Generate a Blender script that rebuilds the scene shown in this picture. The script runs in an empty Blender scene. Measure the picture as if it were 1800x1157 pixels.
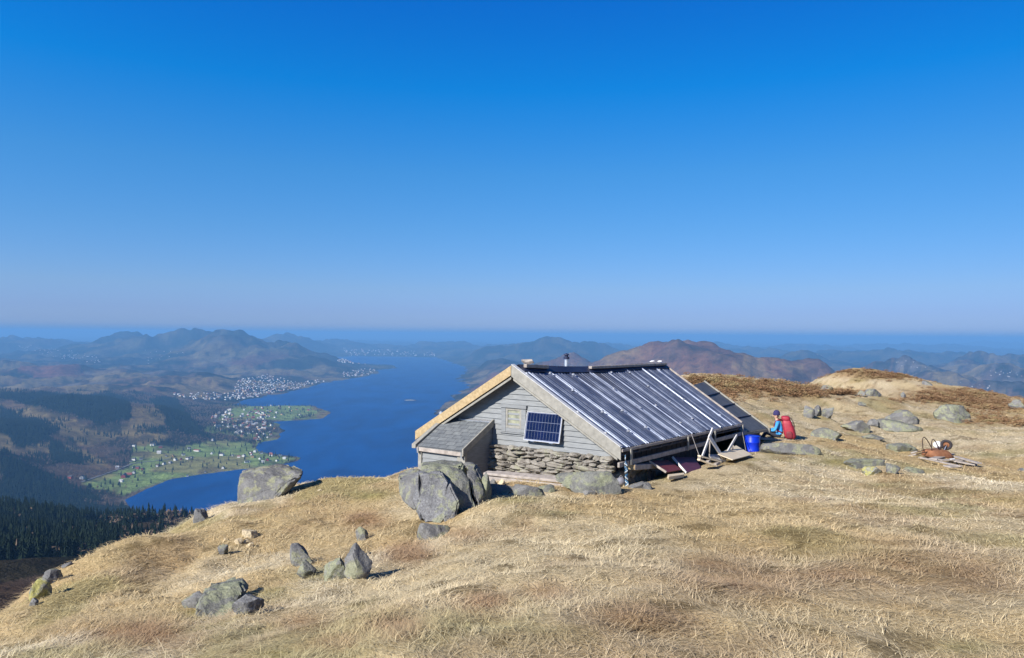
import bpy, bmesh, math, random
import numpy as np
from mathutils import Vector, Matrix

S = bpy.context.scene
COL = S.collection
R_ = math.radians
rng = np.random.default_rng(11)
random.seed(5)

# ------------------------------------------------------------------ camera
F = 1300.0; RHO = 0.0083; EYE = 588.0; KH = (EYE-578.5)/F
cam_d = bpy.data.cameras.new('camera'); cam_d.sensor_width = 36.0; cam_d.lens = F/1800*36
cam_d.shift_y = (EYE-578.5)/1800; cam_d.clip_start = 0.1; cam_d.clip_end = 200000
cam = bpy.data.objects.new('camera', cam_d); COL.objects.link(cam)
cr, sr = math.cos(RHO), math.sin(RHO)
cam.matrix_world = Matrix(((cr, -sr, 0, 0), (0, 0, -1, 0), (sr, cr, 0, 0), (0, 0, 0, 1)))
S.camera = cam

# ------------------------------------------------------------------ sky, sun, exposure
TO_SUN = Vector((-1.16, -1.08, 1.0)).normalized()
SUN_EL = math.asin(TO_SUN.z); SUN_ROT = math.atan2(TO_SUN.x, TO_SUN.y) % (2*math.pi)
W = bpy.data.worlds.new('World'); S.world = W; W.use_nodes = True
nt = W.node_tree; nt.nodes.clear()
sky = nt.nodes.new('ShaderNodeTexSky'); sky.sky_type = 'NISHITA'; sky.sun_disc = False
sky.sun_elevation = SUN_EL; sky.sun_rotation = SUN_ROT
sky.altitude = 600; sky.air_density = 1.0; sky.dust_density = 0.6; sky.ozone_density = 2.5
tc = nt.nodes.new('ShaderNodeTexCoord'); sx = nt.nodes.new('ShaderNodeSeparateXYZ'); nt.links.new(tc.outputs['Generated'], sx.inputs[0])
mr = nt.nodes.new('ShaderNodeMapRange'); mr.inputs['From Min'].default_value = 0.0; mr.inputs['From Max'].default_value = 0.8; nt.links.new(sx.outputs[2], mr.inputs[0])
tr = nt.nodes.new('ShaderNodeValToRGB'); el = tr.color_ramp.elements
for i in range(8): el.new(0.5)
for e_, (z_, c_) in zip(el, [(0.0, (0.24, 0.46, 1.10)), (0.010, (0.38, 0.53, 1.08)), (0.03, (0.37, 0.505, 1.0)), (0.06, (0.40, 0.555, 0.925)), (0.136, (0.31, 0.62, 0.97)), (0.21, (0.225, 0.68, 1.065)), (0.313, (0.03, 0.71, 1.30)), (0.42, (0.03, 0.60, 1.40)), (0.55, (0.06, 0.34, 0.85)), (0.8, (0.06, 0.22, 0.55))]):
    e_.position = z_/0.8; e_.color = (*c_, 1)
nt.links.new(mr.outputs[0], tr.inputs[0])
tint = nt.nodes.new('ShaderNodeMix'); tint.data_type = 'RGBA'; tint.blend_type = 'MULTIPLY'; tint.inputs[0].default_value = 1.0
mx = nt.nodes.new('ShaderNodeMapRange'); mx.inputs['From Min'].default_value = -0.57; mx.inputs['From Max'].default_value = 0.57; mx.inputs['To Min'].default_value = 1.07; mx.inputs['To Max'].default_value = 0.80; nt.links.new(sx.outputs[0], mx.inputs[0])
vm = nt.nodes.new('ShaderNodeVectorMath'); vm.operation = 'SCALE'; nt.links.new(tr.outputs[0], vm.inputs[0]); nt.links.new(mx.outputs[0], vm.inputs['Scale'])
nt.links.new(vm.outputs[0], tint.inputs[7])
bg = nt.nodes.new('ShaderNodeBackground'); bg.inputs['Strength'].default_value = 0.085
wo = nt.nodes.new('ShaderNodeOutputWorld')
nt.links.new(sky.outputs[0], tint.inputs[6])
nt.links.new(tint.outputs[2], bg.inputs['Color']); nt.links.new(bg.outputs[0], wo.inputs['Surface'])
sun_d = bpy.data.lights.new('sun', 'SUN'); sun_d.energy = 4.9; sun_d.angle = R_(0.5); sun_d.color = (1.0, 0.95, 0.87)
sun = bpy.data.objects.new('sun', sun_d); COL.objects.link(sun)
sun.rotation_euler = (-TO_SUN).to_track_quat('-Z', 'Y').to_euler()
S.view_settings.view_transform = 'Standard'; S.view_settings.look = 'None'
S.view_settings.exposure = 0.7; S.view_settings.gamma = 1.0
S.render.engine = 'CYCLES'
S.cycles.use_denoising = True
S.cycles.max_bounces = 6; S.cycles.volume_bounces = 0; S.cycles.transparent_max_bounces = 8

# ------------------------------------------------------------------ helpers
def U(px, py, d):
    a = (px-900)/F; b = (EYE-py)/F
    return Vector((d*(a*cr - b*sr), d, d*(a*sr + b*cr)))
def proj(x, y, z):
    a = x/y*cr + z/y*sr; b = -x/y*sr + z/y*cr
    return 900+F*a, EYE-F*b

def _hash(ix, iy, seed):
    h = (ix.astype(np.int64)*374761393 + iy.astype(np.int64)*668265263 + seed*974634777) & 0xFFFFFFFF
    h = ((h ^ (h >> 13))*1274126177) & 0xFFFFFFFF
    h = h ^ (h >> 16)
    return (h & 0xFFFF)/65535.0
def vnoise(x, y, seed=0):
    ix = np.floor(x); iy = np.floor(y); fx = x-ix; fy = y-iy
    fx = fx*fx*fx*(fx*(fx*6-15)+10); fy = fy*fy*fy*(fy*(fy*6-15)+10)
    a = _hash(ix, iy, seed); b = _hash(ix+1, iy, seed); c = _hash(ix, iy+1, seed); d = _hash(ix+1, iy+1, seed)
    return (a*(1-fx)+b*fx)*(1-fy)+(c*(1-fx)+d*fx)*fy
def fbm(x, y, octs=4, seed=0, gain=0.5):
    x = np.asarray(x, float); y = np.asarray(y, float)
    s = 0; a = 1; t = 0
    for o in range(octs):
        s = s+a*vnoise(x*2**o+o*17.3, y*2**o-o*9.1, seed+o); t += a; a *= gain
    return s/t
def sstep(a, b, x):
    t = np.clip((x-a)/(b-a), 0, 1); return t*t*(3-2*t)
def in_poly(px, py, poly):
    r = np.zeros(np.shape(px), bool); n = len(poly)
    for i in range(n):
        x1, y1 = poly[i]; x2, y2 = poly[(i+1) % n]
        if y1 == y2: continue
        c = ((y1 > py) != (y2 > py)) & (px < (x2-x1)*(py-y1)/(y2-y1)+x1)
        r ^= c
    return r

def new_mat(name):
    m = bpy.data.materials.new(name); m.use_nodes = True
    nt = m.node_tree; b = nt.nodes['Principled BSDF']
    return m, nt, b
def ramp(nt, stops, interp='LINEAR'):
    r = nt.nodes.new('ShaderNodeValToRGB'); r.color_ramp.interpolation = interp
    el = r.color_ramp.elements
    while len(el) < len(stops): el.new(0.5)
    for e, (p, c) in zip(el, stops):
        e.position = p; e.color = (*c, 1) if len(c) == 3 else c
    return r
def noise_node(nt, scale, detail=4, rough=0.55, vec=None, dist=0.0):
    n = nt.nodes.new('ShaderNodeTexNoise'); n.inputs['Scale'].default_value = scale
    n.inputs['Detail'].default_value = detail; n.inputs['Roughness'].default_value = rough
    n.inputs['Distortion'].default_value = dist
    if vec is not None: nt.links.new(vec, n.inputs['Vector'])
    return n
def coords(nt, kind='Object', scale=None):
    t = nt.nodes.new('ShaderNodeTexCoord'); o = t.outputs[kind]
    if scale:
        mp = nt.nodes.new('ShaderNodeMapping'); mp.inputs['Scale'].default_value = scale
        nt.links.new(o, mp.inputs['Vector']); o = mp.outputs[0]
    return o
def mixc(nt, fac, a, b, mode='MIX'):
    m = nt.nodes.new('ShaderNodeMix'); m.data_type = 'RGBA'; m.blend_type = mode
    for v, i in ((fac, 0), (a, 6), (b, 7)):
        if isinstance(v, (int, float)): m.inputs[i].default_value = v
        elif isinstance(v, tuple): m.inputs[i].default_value = (*v, 1) if len(v) == 3 else v
        else: nt.links.new(v, m.inputs[i])
    return m.outputs[2]
def bump(nt, b, h, strength=0.4, dist=0.02):
    n = nt.nodes.new('ShaderNodeBump'); n.inputs['Strength'].default_value = strength; n.inputs['Distance'].default_value = dist
    nt.links.new(h, n.inputs['Height']); nt.links.new(n.outputs[0], b.inputs['Normal']); return n
def simple(name, c1, c2, scale=6, rough=0.7, metal=0.0, stretch=None, bmp=0.25, bd=0.01, spec=0.5, kind='Object'):
    m, nt, b = new_mat(name)
    n = noise_node(nt, scale, 5, 0.6, coords(nt, kind, stretch))
    r = ramp(nt, [(0.3, c1), (0.7, c2)]); nt.links.new(n.outputs[0], r.inputs[0])
    nt.links.new(r.outputs[0], b.inputs['Base Color'])
    b.inputs['Roughness'].default_value = rough; b.inputs['Metallic'].default_value = metal
    b.inputs['Specular IOR Level'].default_value = spec
    if bmp: bump(nt, b, n.outputs[0], bmp, bd)
    return m

class MB:
    """collects boxes, bars, tubes and quads and links them as one mesh object"""
    def __init__(s): s.v = []; s.f = []; s.m = []
    def add(s, verts, faces, mi=0):
        o = len(s.v); s.v += [tuple(p) for p in verts]
        s.f += [tuple(i+o for i in f) for f in faces]; s.m += [mi]*len(faces)
    def hexa(s, p, mi=0):  # 8 corners: bottom 0-3 ccw, top 4-7
        s.add(p, [(3, 2, 1, 0), (4, 5, 6, 7), (0, 1, 5, 4), (1, 2, 6, 5), (2, 3, 7, 6), (3, 0, 4, 7)], mi)
    def box(s, c, ax, ay, az, mi=0):  # centre and half-extent vectors
        c = Vector(c); ax = Vector(ax); ay = Vector(ay); az = Vector(az)
        s.hexa([c-ax-ay-az, c+ax-ay-az, c+ax+ay-az, c-ax+ay-az, c-ax-ay+az, c+ax-ay+az, c+ax+ay+az, c-ax+ay+az], mi)
    def bar(s, a, b, w, h, up=(0, 0, 1), mi=0):
        a = Vector(a); b = Vector(b); d = (b-a).normalized(); side = d.cross(Vector(up))
        if side.length < 1e-5: side = d.cross(Vector((1, 0, 0)))
        side.normalize(); u = side.cross(d)
        s.box((a+b)/2, d*(b-a).length/2, side*(w/2), u*(h/2), mi)
    def slab(s, quad, off, mi=0):  # quad thickened along vector off
        q = [Vector(p) for p in quad]; off = Vector(off)
        s.hexa([p+off for p in q]+q, mi)
    def tube(s, pts, r, n=8, mi=0, cap=True):
        pts = [Vector(p) for p in pts]; m = len(pts); rs = r if isinstance(r, (list, tuple)) else [r]*m
        rings = []; pu = None
        for i, p in enumerate(pts):
            d = (pts[min(i+1, m-1)]-pts[max(i-1, 0)]).normalized()
            if pu is None: pu = d.orthogonal().normalized()
            pu = (pu-d*pu.dot(d)).normalized(); w = d.cross(pu)
            rings += [p+(pu*math.cos(2*math.pi*k/n)+w*math.sin(2*math.pi*k/n))*rs[i] for k in range(n)]
        fs = [(i*n+k, i*n+(k+1) % n, (i+1)*n+(k+1) % n, (i+1)*n+k) for i in range(m-1) for k in range(n)]
        if cap: fs += [tuple(range(n))[::-1], tuple(range((m-1)*n, m*n))]
        s.add(rings, fs, mi)
    def lathe(s, prof, n=24, M=None, mi=0):
        M = M or Matrix(); vs = []
        for r, z in prof:
            vs += [M @ Vector((r*math.cos(2*math.pi*k/n), r*math.sin(2*math.pi*k/n), z)) for k in range(n)]
        fs = [(i*n+k, i*n+(k+1) % n, (i+1)*n+(k+1) % n, (i+1)*n+k) for i in range(len(prof)-1) for k in range(n)]
        fs += [tuple(range(n))[::-1], tuple(range((len(prof)-1)*n, len(prof)*n))]
        s.add(vs, fs, mi)
    def build(s, name, mats, parent=None, smooth=False, bevel=0.0):
        me = bpy.data.meshes.new(name); me.from_pydata(s.v, [], s.f)
        if not isinstance(mats, (list, tuple)): mats = [mats]
        for m in mats: me.materials.append(m)
        me.polygons.foreach_set('material_index', s.m)
        if bevel:
            bm = bmesh.new(); bm.from_mesh(me)
            bmesh.ops.bevel(bm, geom=bm.edges[:], offset=bevel, segments=1, affect='EDGES', clamp_overlap=True)
            bm.to_mesh(me); bm.free()
        if smooth: me.polygons.foreach_set('use_smooth', [True]*len(me.polygons))
        me.update()
        return link(name, me, parent)
def link(name, me, parent=None):
    o = bpy.data.objects.new(name, me); COL.objects.link(o)
    if parent:
        o.parent = parent; o.matrix_parent_inverse = Matrix.Translation(-parent.location)
    return o
def tag(o, label=None, cat=None, group=None, kind=None):
    if label: o['label'] = label
    if cat: o['category'] = cat
    if group: o['group'] = group
    if kind: o['kind'] = kind
    return o
def thing(name, loc, label, cat, group=None):
    o = bpy.data.objects.new(name, None); COL.objects.link(o); o.location = loc; o.empty_display_size = 0.2
    return tag(o, label, cat, group)
def np_mesh(name, verts, faces, mats, mi=None, col=None, smooth=False):
    me = bpy.data.meshes.new(name)
    verts = np.ascontiguousarray(verts, np.float32); faces = np.ascontiguousarray(faces, np.int32)
    k = faces.shape[1]
    me.vertices.add(len(verts)); me.vertices.foreach_set('co', verts.ravel())
    me.loops.add(faces.size); me.loops.foreach_set('vertex_index', faces.ravel())
    me.polygons.add(len(faces)); me.polygons.foreach_set('loop_start', np.arange(0, faces.size, k, dtype=np.int32))
    me.polygons.foreach_set('loop_total', np.full(len(faces), k, np.int32))
    if mi is not None: me.polygons.foreach_set('material_index', np.ascontiguousarray(mi, np.int32))
    me.polygons.foreach_set('use_smooth', np.full(len(faces), smooth, bool))
    for m in (mats if isinstance(mats, (list, tuple)) else [mats]): me.materials.append(m)
    if col is not None:
        a = me.color_attributes.new('Col', 'FLOAT_COLOR', 'POINT')
        c = np.ones((len(verts), 4), np.float32); c[:, :3] = col; a.data.foreach_set('color', c.ravel())
    me.update(calc_edges=True); me.validate()
    return me

# ------------------------------------------------------------------ terrain shape
H0 = -420.0
LAKE = [(330, 915), (232, 896), (214, 880), (250, 860), (300, 843), (350, 833), (420, 826), (480, 821), (522, 813), (530, 807),
        (492, 801), (460, 796), (452, 786), (478, 772), (492, 759), (487, 747), (470, 741), (500, 740), (556, 736), (571, 725),
        (548, 714), (500, 713), (440, 714), (405, 712), (430, 706), (480, 694), (530, 685), (570, 673), (640, 662), (660, 656),
        (660, 650), (692, 648), (690, 642), (640, 640), (600, 636), (575, 629), (620, 626), (700, 627), (765, 628), (785, 634),
        (815, 644), (822, 652), (806, 663), (812, 672), (828, 678), (802, 692), (782, 712), (770, 726), (775, 745), (800, 770), (860, 820),
        (1000, 1000), (700, 1100), (330, 1000)]
lake = []
for a, b in LAKE:
    p = U(a, b, 1.0); k = H0/p.z; lake.append((p.x*k, k))
lake = np.array(lake)
def lake_sd(x, y):
    """signed distance to the lake shore in metres (positive on land)"""
    best = np.full(x.shape, 1e12); n = len(lake)
    for i in range(n):
        ax, ay = lake[i]; bx, by = lake[(i+1) % n]
        dx, dy = bx-ax, by-ay
        t = np.clip(((x-ax)*dx+(y-ay)*dy)/(dx*dx+dy*dy), 0, 1)
        best = np.minimum(best, (x-ax-t*dx)**2+(y-ay-t*dy)**2)
    s = np.sqrt(best)
    return np.where(in_poly(x, y, [tuple(p) for p in lake]), -s, s)
HILLS = [(295, 588, 11000, 700, 1400), (225, 592, 11300, 700, 1300), (360, 592, 10800, 500, 1200), (425, 592, 9000, 640, 1200), (380, 600, 9200, 500, 1000), (480, 602, 8700, 520, 1000), (530, 624, 8200, 420, 800),
         (590, 643, 7700, 330, 550), (50, 597, 14000, 900, 1500), (125, 600, 13500, 600, 1200), (-60, 592, 14500, 1200, 1500),
         (500, 591, 15000, 700, 1500), (565, 600, 17000, 1200, 1500), (170, 634, 8500, 380, 600), (225, 627, 8800, 420, 700), (330, 640, 7600, 520, 600),
         (390, 655, 6800, 400, 500), (90, 650, 6000, 1100, 900), (270, 664, 5200, 600, 600), (-60, 640, 6500, 900, 900), (200, 680, 4300, 700, 500),
         (0, 689, 3300, 400, 420), (120, 696, 3150, 320, 380), (225, 712, 3000, 260, 330), (305, 740, 2820, 190, 260), (362, 772, 2680, 110, 190), (-150, 680, 3300, 500, 500),
         (-120, 745, 1850, 260, 220), (0, 800, 1740, 130, 150), (85, 842, 1670, 95, 130), (160, 876, 1610, 55, 90),
         (-20, 745, 2450, 260, 330), (110, 782, 2380, 180, 260), (195, 806, 2330, 120, 190), (-200, 730, 2300, 300, 400),
         (960, 599, 11500, 620, 1200), (1015, 603, 12000, 500, 1000), (870, 610, 11800, 520, 900), (800, 603, 17000, 1200, 1500), (905, 605, 14000, 800, 1000),
         (860, 628, 8000, 380, 800), (900, 640, 6800, 420, 800), (880, 668, 5400, 240, 500), (850, 700, 4500, 130, 350), (1000, 628, 6200, 450, 800),
         (1195, 603, 4800, 300, 800), (1160, 611, 4850, 320, 700), (1100, 622, 4900, 300, 600), (1245, 614, 4750, 300, 600), (1310, 630, 4650, 320, 600), (1385, 653, 4500, 240, 400), (1430, 668, 4300, 120, 250),
         (600, 601, 26000, 2500, 2000), (720, 604, 28000, 2500, 2500), (620, 612, 19000, 900, 900), (690, 614, 20000, 900, 900)]
for a_, b_, hh_, w_ in [(1050, 606, 190, 110), (1250, 607, 200, 90), (1420, 608, 190, 80), (1600, 606, 210, 120), (1760, 602, 240, 80), (1850, 603, 220, 80), (1330, 613, 190, 70), (1470, 617, 180, 90), (1540, 619, 200, 90), (1640, 616, 230, 80), (1400, 626, 170, 60),
                        (1740, 624, 250, 60), (1830, 617, 290, 70), (1690, 634, 210, 60), (1600, 640, 200, 80), (1500, 650, 170, 70), (1790, 645, 200, 70), (1660, 656, 180, 80), (1560, 664, 150, 60), (1760, 672, 150, 70)]:
    ye = b_-RHO*(a_-900); d_ = min((420-hh_)*F/max(ye-EYE, 4), 32000); HILLS.append((a_, b_, d_, w_*d_/F, w_*d_/F*1.1))
HX = np.array([(U(p[0], p[1], p[2]).x, p[2], U(p[0], p[1], p[2]).z, p[3], p[4]) for p in HILLS])
HOME_D = np.array([0, 30, 80, 120, 200, 450, 550, 650, 750, 850, 1000, 1250, 1450, 1600])
HOME_Z = KH*HOME_D+np.array([-14, -20, -36, -47, -73, -152, -167, -180, -193, -226, -300, -395, -432, -500])
def far_z(x, y):
    sd = lake_sd(x, y)+(fbm(x/140, y/140, 3, 61)-0.5)*np.clip(y/40, 20, 160)
    n1 = fbm(x/900, y/900, 5, 3); n2 = fbm(x/160, y/160, 4, 8)
    base = H0+4+26*sstep(0, 700, sd)+60*sstep(400, 5000, sd)*(n1*1.4-0.2)
    acc = np.zeros_like(x)
    wx = x+500*(fbm(x/1500, y/1500, 3, 21)-0.5)*np.clip(y/8000, 0.1, 2); wy = y+700*(fbm(x/1500, y/1500, 3, 31)-0.5)*np.clip(y/8000, 0.1, 2)
    for hx, hy, hz, sx, sy in HX:
        h = hz-(H0+45)
        q = ((wx-hx)/sx)**2+((wy-hy)/sy)**2
        acc = acc+(np.maximum(h, 5)*np.exp(-q*0.8)/(1+0.25*q))**3
    hh = acc**(1/3.0)
    rid = 1-np.abs(2*fbm(x/1100, y/1100, 4, 55)-1)
    hh = hh*(1.0+0.35*(n1-0.5)+0.40*(rid-0.62))+(n2-0.5)*np.minimum(hh*0.35, 60)+(fbm(x/420, y/420, 3, 91)-0.5)*np.minimum(hh*0.5, 130)+(fbm(x/260, y/330, 4, 95)-0.5)*140*sstep(2600, 5000, y)*sstep(60, 800, sd)
    z = base+hh*sstep(-20, 420, sd)
    z = np.where(sd < 60, np.minimum(z, H0+np.maximum(sd, -30)*0.09+(n2-0.5)*3*np.clip(sd/30, 0, 1)), z)
    d = y
    hm = np.interp(d, HOME_D, HOME_Z)+(fbm(x/130, y/130, 4, 77)-0.5)*np.clip(d/10, 4, 34)
    return np.maximum(z, np.where(d < 1600, hm, -999))
FT = np.linspace(-1.15, 1.15, 1000); FD = np.exp(np.linspace(math.log(75), math.log(60000), 500))
_T, _D = np.meshgrid(FT, FD)
FZ = far_z(_T*_D, _D)
def zfar(x, y):
    x = np.asarray(x, float); y = np.asarray(y, float)
    u = np.clip((x/y-FT[0])/(FT[1]-FT[0]), 0, len(FT)-1.001)
    v = np.clip((np.log(y)-math.log(FD[0]))/(math.log(FD[1])-math.log(FD[0])), 0, len(FD)-1.001)
    i = u.astype(int); j = v.astype(int); fu = u-i; fv = v-j
    return (FZ[j, i]*(1-fu)+FZ[j, i+1]*fu)*(1-fv)+(FZ[j+1, i]*(1-fu)+FZ[j+1, i+1]*fu)*fv
def hit_far(px, py, dmin=300):
    p = U(px, py, 1.0); d = FD[FD > dmin]
    dd = np.exp(np.linspace(math.log(dmin), math.log(58000), 3000))
    zz = zfar(p.x*dd, dd); k = np.argmax(np.maximum(zz, H0) >= p.z*dd)
    return Vector((p.x*dd[k], dd[k], zz[k]))

NEAR = [(900, 1157, 4.0), (1800, 1157, 4.2), (1350, 1157, 4.0), (600, 1157, 4.5), (400, 1157, 5.2), (250, 1157, 5.8), (0, 1157, 6.6),
        (900, 1000, 6.9), (900, 900, 11.2), (900, 868, 13.2), (1095, 856, 14.6), (770, 940, 11.0), (850, 890, 12.3), (1300, 1000, 6.9),
        (1800, 1000, 7.0), (1800, 900, 11), (1500, 900, 11), (1200, 900, 11.2), (1210, 845, 15.6), (1290, 815, 17.8), (1340, 800, 19.6), (1400, 790, 21.2),
        (1660, 828, 20), (1500, 850, 15.8), (1800, 800, 25), (1800, 850, 17.5), (1380, 774, 24.3), (1450, 758, 30), (1580, 762, 31), (1670, 742, 39),
        (1800, 738, 46), (1500, 705, 52), (1500, 648, 72), (1440, 668, 70), (1560, 660, 73), (1600, 668, 74), (1700, 690, 70), (1800, 703, 66), (1600, 700, 58), (1700, 715, 56), (1800, 725, 54),
        (1200, 660, 44), (1300, 663, 45), (1380, 672, 49), (1420, 690, 52), (1270, 700, 32), (1300, 740, 28), (1350, 720, 32), (1420, 715, 40),
        (0, 1085, 9), (60, 1042, 10), (130, 987, 11.5), (200, 970, 12.6), (290, 950, 13.7), (340, 908, 15.6), (420, 886, 17.2), (455, 878, 17.1), (492, 866, 17.2), (528, 842, 17.7), (565, 841, 18.6), (620, 843, 20), (700, 843, 20.5), (742, 826, 22.5),
        (800, 815, 24), (400, 1092, 7.2), (640, 1012, 8.8), (530, 1005, 9.1), (430, 948, 12), (200, 1050, 9.4), (600, 900, 13.6), (300, 1000, 10.6), (720, 890, 13.0), (100, 1080, 8.6)]
NP = [tuple(U(*p)) for p in NEAR]
NP += [(0, 0, -1.62), (2, 1, -1.60), (-3, 0, -1.9), (4, 0, -1.5), (-6, 2, -3.2), (8, 2, -1.6), (0, -6, -1.5),
       (2.0, 16.5, -3.25), (0.3, 16.6, -3.25), (-1.2, 18.5, -3.9), (3.5, 19.5, -3.6), (5.2, 20, -3.5), (5, 23.5, -3.7), (1.5, 21.5, -4.1), (-2.0, 16.0, -3.35),
       (7.5, 26, -3.6),
       (-9, 9, -6.4), (-9.5, 12, -7), (-10, 15, -7), (-9, 19, -7), (-8.5, 23, -7), (-6, 27, -7.2), (-13, 8, -9.5), (-16, 15, -13), (-15, 24, -13), (-25, 20, -22), (-22, 35, -24),
       (-12, 35, -15), (-3, 34, -9), (4, 38, -7), (10, 55, -8), (0, 55, -22), (-12, 60, -30), (-40, 40, -34), (20, 62, -9), (28, 90, -12), (40, 90, -11), (55, 90, -13), (20, 100, -24), (70, 75, -12), (60, 55, -6.5), (70, 40, -3), (30, 5, -1.5), (30, 20, -3), (0, 100, -36), (50, 110, -22), (-50, 80, -40)]
_n0 = len(NEAR); NP = [p if i < _n0 else (p[0], p[1], p[2]+KH*max(p[1], 0)) for i, p in enumerate(NP)]
NP = np.array(NP)
def _rbf():
    P = NP[:, :2]; n = len(P)
    r = np.sqrt(((P[:, None]-P[None])**2).sum(-1)+0.6)
    A = np.zeros((n+3, n+3)); A[:n, :n] = r-np.eye(n)*0.02; A[:n, n] = 1; A[:n, n+1:] = P; A[n, :n] = 1; A[n+1:, :n] = P.T
    return np.linalg.solve(A, np.concatenate([NP[:, 2], [0, 0, 0]]))
RW = _rbf()
def near_z(x, y):
    x = np.asarray(x, float); y = np.asarray(y, float)
    z = RW[-3]+RW[-2]*x+RW[-1]*y
    for (px, py, _), w in zip(NP, RW[:-3]): z = z+w*np.sqrt((x-px)**2+(y-py)**2+0.6)
    dist = np.hypot(x, y)
    amp = np.clip(dist/14, 0.4, 1.6)
    hs_ = x*0.824-(y-16.51)*0.566; hn_ = x*0.566+(y-16.51)*0.824
    hut = sstep(5.0, 3.4, hs_)*sstep(-3.4, -2.2, hs_)*sstep(-1.8, -0.8, hn_)*sstep(11, 9, hn_)
    z = z+((fbm(x/2.6, y/2.6, 3, 5)-0.5)*0.26*amp+(fbm(x/0.62, y/0.62, 3, 15)-0.5)*0.19)*(1-0.75*hut)-0.12*sstep(3.0, 2.5, hs_)*hut
    far = np.interp(y, HOME_D, HOME_Z)-2
    return z+(far-z)*sstep(88, 150, y)
def nz(x, y): return float(near_z(np.array([x]), np.array([y]))[0])

# ------------------------------------------------------------------ near ground
STRAW = np.array((0.68, 0.575, 0.375)); GOLD = np.array((0.60, 0.465, 0.25)); BROWN = np.array((0.40, 0.275, 0.165)); GREEN = np.array((0.38, 0.34, 0.15)); PALE = np.array((0.74, 0.65, 0.47))
SPOTS = [(530, 1095, 60, 22), (690, 1105, 70, 25), (850, 1060, 60, 30), (590, 1130, 60, 14), (720, 975, 50, 22), (1480, 1010, 130, 40), (1250, 1000, 80, 26), (1700, 1010, 120, 50), (640, 915, 45, 16), (960, 1040, 60, 22),
         (1300, 1020, 190, 50), (1600, 1000, 230, 60), (1130, 1090, 120, 40), (250, 1120, 120, 25), (1310, 685, 110, 16), (1230, 672, 60, 10), (1390, 692, 60, 14), (1560, 658, 110, 9), (1650, 690, 70, 12), (1740, 700, 100, 16), (1750, 740, 60, 8), (1500, 690, 40, 6), (820, 940, 50, 15), (1600, 700, 40, 8)]
GSPOTS = [(490, 1150, 60, 12), (1125, 1100, 50, 16), (820, 1105, 20, 10), (1470, 812, 50, 8), (1700, 865, 40, 5), (1560, 855, 60, 6), (560, 1010, 60, 12), (345, 1080, 30, 14), (1690, 710, 30, 6), (1160, 838, 25, 8), (905, 880, 60, 8), (1700, 1140, 60, 12), (640, 870, 60, 10), (1740, 800, 30, 5)]
def soil_shadow(x, y):
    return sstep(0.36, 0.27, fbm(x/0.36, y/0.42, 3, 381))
def grass_color(x, y, z, jit):
    px, py = proj(x, np.maximum(y, 0.5), z)
    a = fbm(x/1.7, y/2.6, 4, 101); b = fbm(x/3.1+7, y/4.2, 3, 131); c = fbm(x/0.5, y/0.5, 3, 141)
    w_pale = sstep(0.50, 0.66, a+0.10*(c-0.5)); w_gold = sstep(0.52, 0.68, b+0.15*(c-0.5))
    wb = 0.40*sstep(0.60, 0.74, fbm(x/1.3+31, y/1.8, 4, 171)+0.12*(c-0.5)); wg = 0.55*sstep(0.60, 0.70, fbm(x/1.9+51, y/2.4, 4, 181)+0.1*(c-0.5))
    for sx, sy, rx, ry in SPOTS:
        q = ((px-sx)/rx)**2+((py-sy)/ry)**2; wb = np.maximum(wb, np.exp(-q*1.1)*(0.2+1.7*a*(0.4+c)))
    for sx, sy, rx, ry in GSPOTS:
        q = ((px-sx)/rx)**2+((py-sy)/ry)**2; wg = np.maximum(wg, np.exp(-q*1.2)*(0.5+0.8*c))
    edge = sstep(-6.8, -9.0, x)*sstep(5, 9, y)
    wb = np.clip(np.maximum(wb, edge*0.25), 0, 1)[:, None]; wg = np.clip(wg, 0, 1)[:, None]
    col = STRAW*np.ones((len(x), 3)); col = col+(PALE-col)*w_pale[:, None]*0.8; col = col+(GOLD-col)*w_gold[:, None]*0.8
    col = col+(GREEN-col)*wg; col = col+(BROWN-col)*wb
    return np.clip(col*(0.70+0.6*jit)[:, None], 0, 1), wb[:, 0], wg[:, 0]
m_ground, nt, b = new_mat('dry_grass_ground')
at = nt.nodes.new('ShaderNodeAttribute'); at.attribute_name = 'Col'
gn = noise_node(nt, 14, 6, 0.7, coords(nt)); gr = ramp(nt, [(0.25, (0.35, 0.32, 0.26)), (0.75, (1.05, 1.0, 0.95))])
nt.links.new(gn.outputs[0], gr.inputs[0])
nt.links.new(mixc(nt, 1.0, at.outputs[0], gr.outputs[0], 'MULTIPLY'), b.inputs['Base Color'])
b.inputs['Roughness'].default_value = 0.95; b.inputs['Specular IOR Level'].default_value = 0.05
gn2 = noise_node(nt, 30, 6, 0.7, coords(nt)); bump(nt, b, gn2.outputs[0], 0.8, 0.05)
nt_t = np.linspace(-1.5, 1.5, 820); nt_d = np.exp(np.linspace(math.log(0.7), math.log(152), 560))
TT, DD = np.meshgrid(nt_t, nt_d); X = (TT*DD).ravel(); Y = DD.ravel()-0.4; Z = near_z(X, Y)
def grid_faces(nr, nc):
    i = np.arange(nr-1)[:, None]*nc+np.arange(nc-1)[None]
    return np.stack([i, i+1, i+nc+1, i+nc], -1).reshape(-1, 4)
gc, _, _ = grass_color(X, Y, Z, np.full(len(X), 0.5))
hw = np.clip(soil_shadow(X, Y), 0, 1)[:, None]; gc = gc+(np.array((0.13, 0.095, 0.04))-gc)*hw*0.55  # bare dark soil between tufts, painted deeper to stand for shadow pockets
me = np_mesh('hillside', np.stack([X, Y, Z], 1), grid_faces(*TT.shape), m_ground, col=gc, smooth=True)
tag(link('hillside', me), kind='structure')

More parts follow.
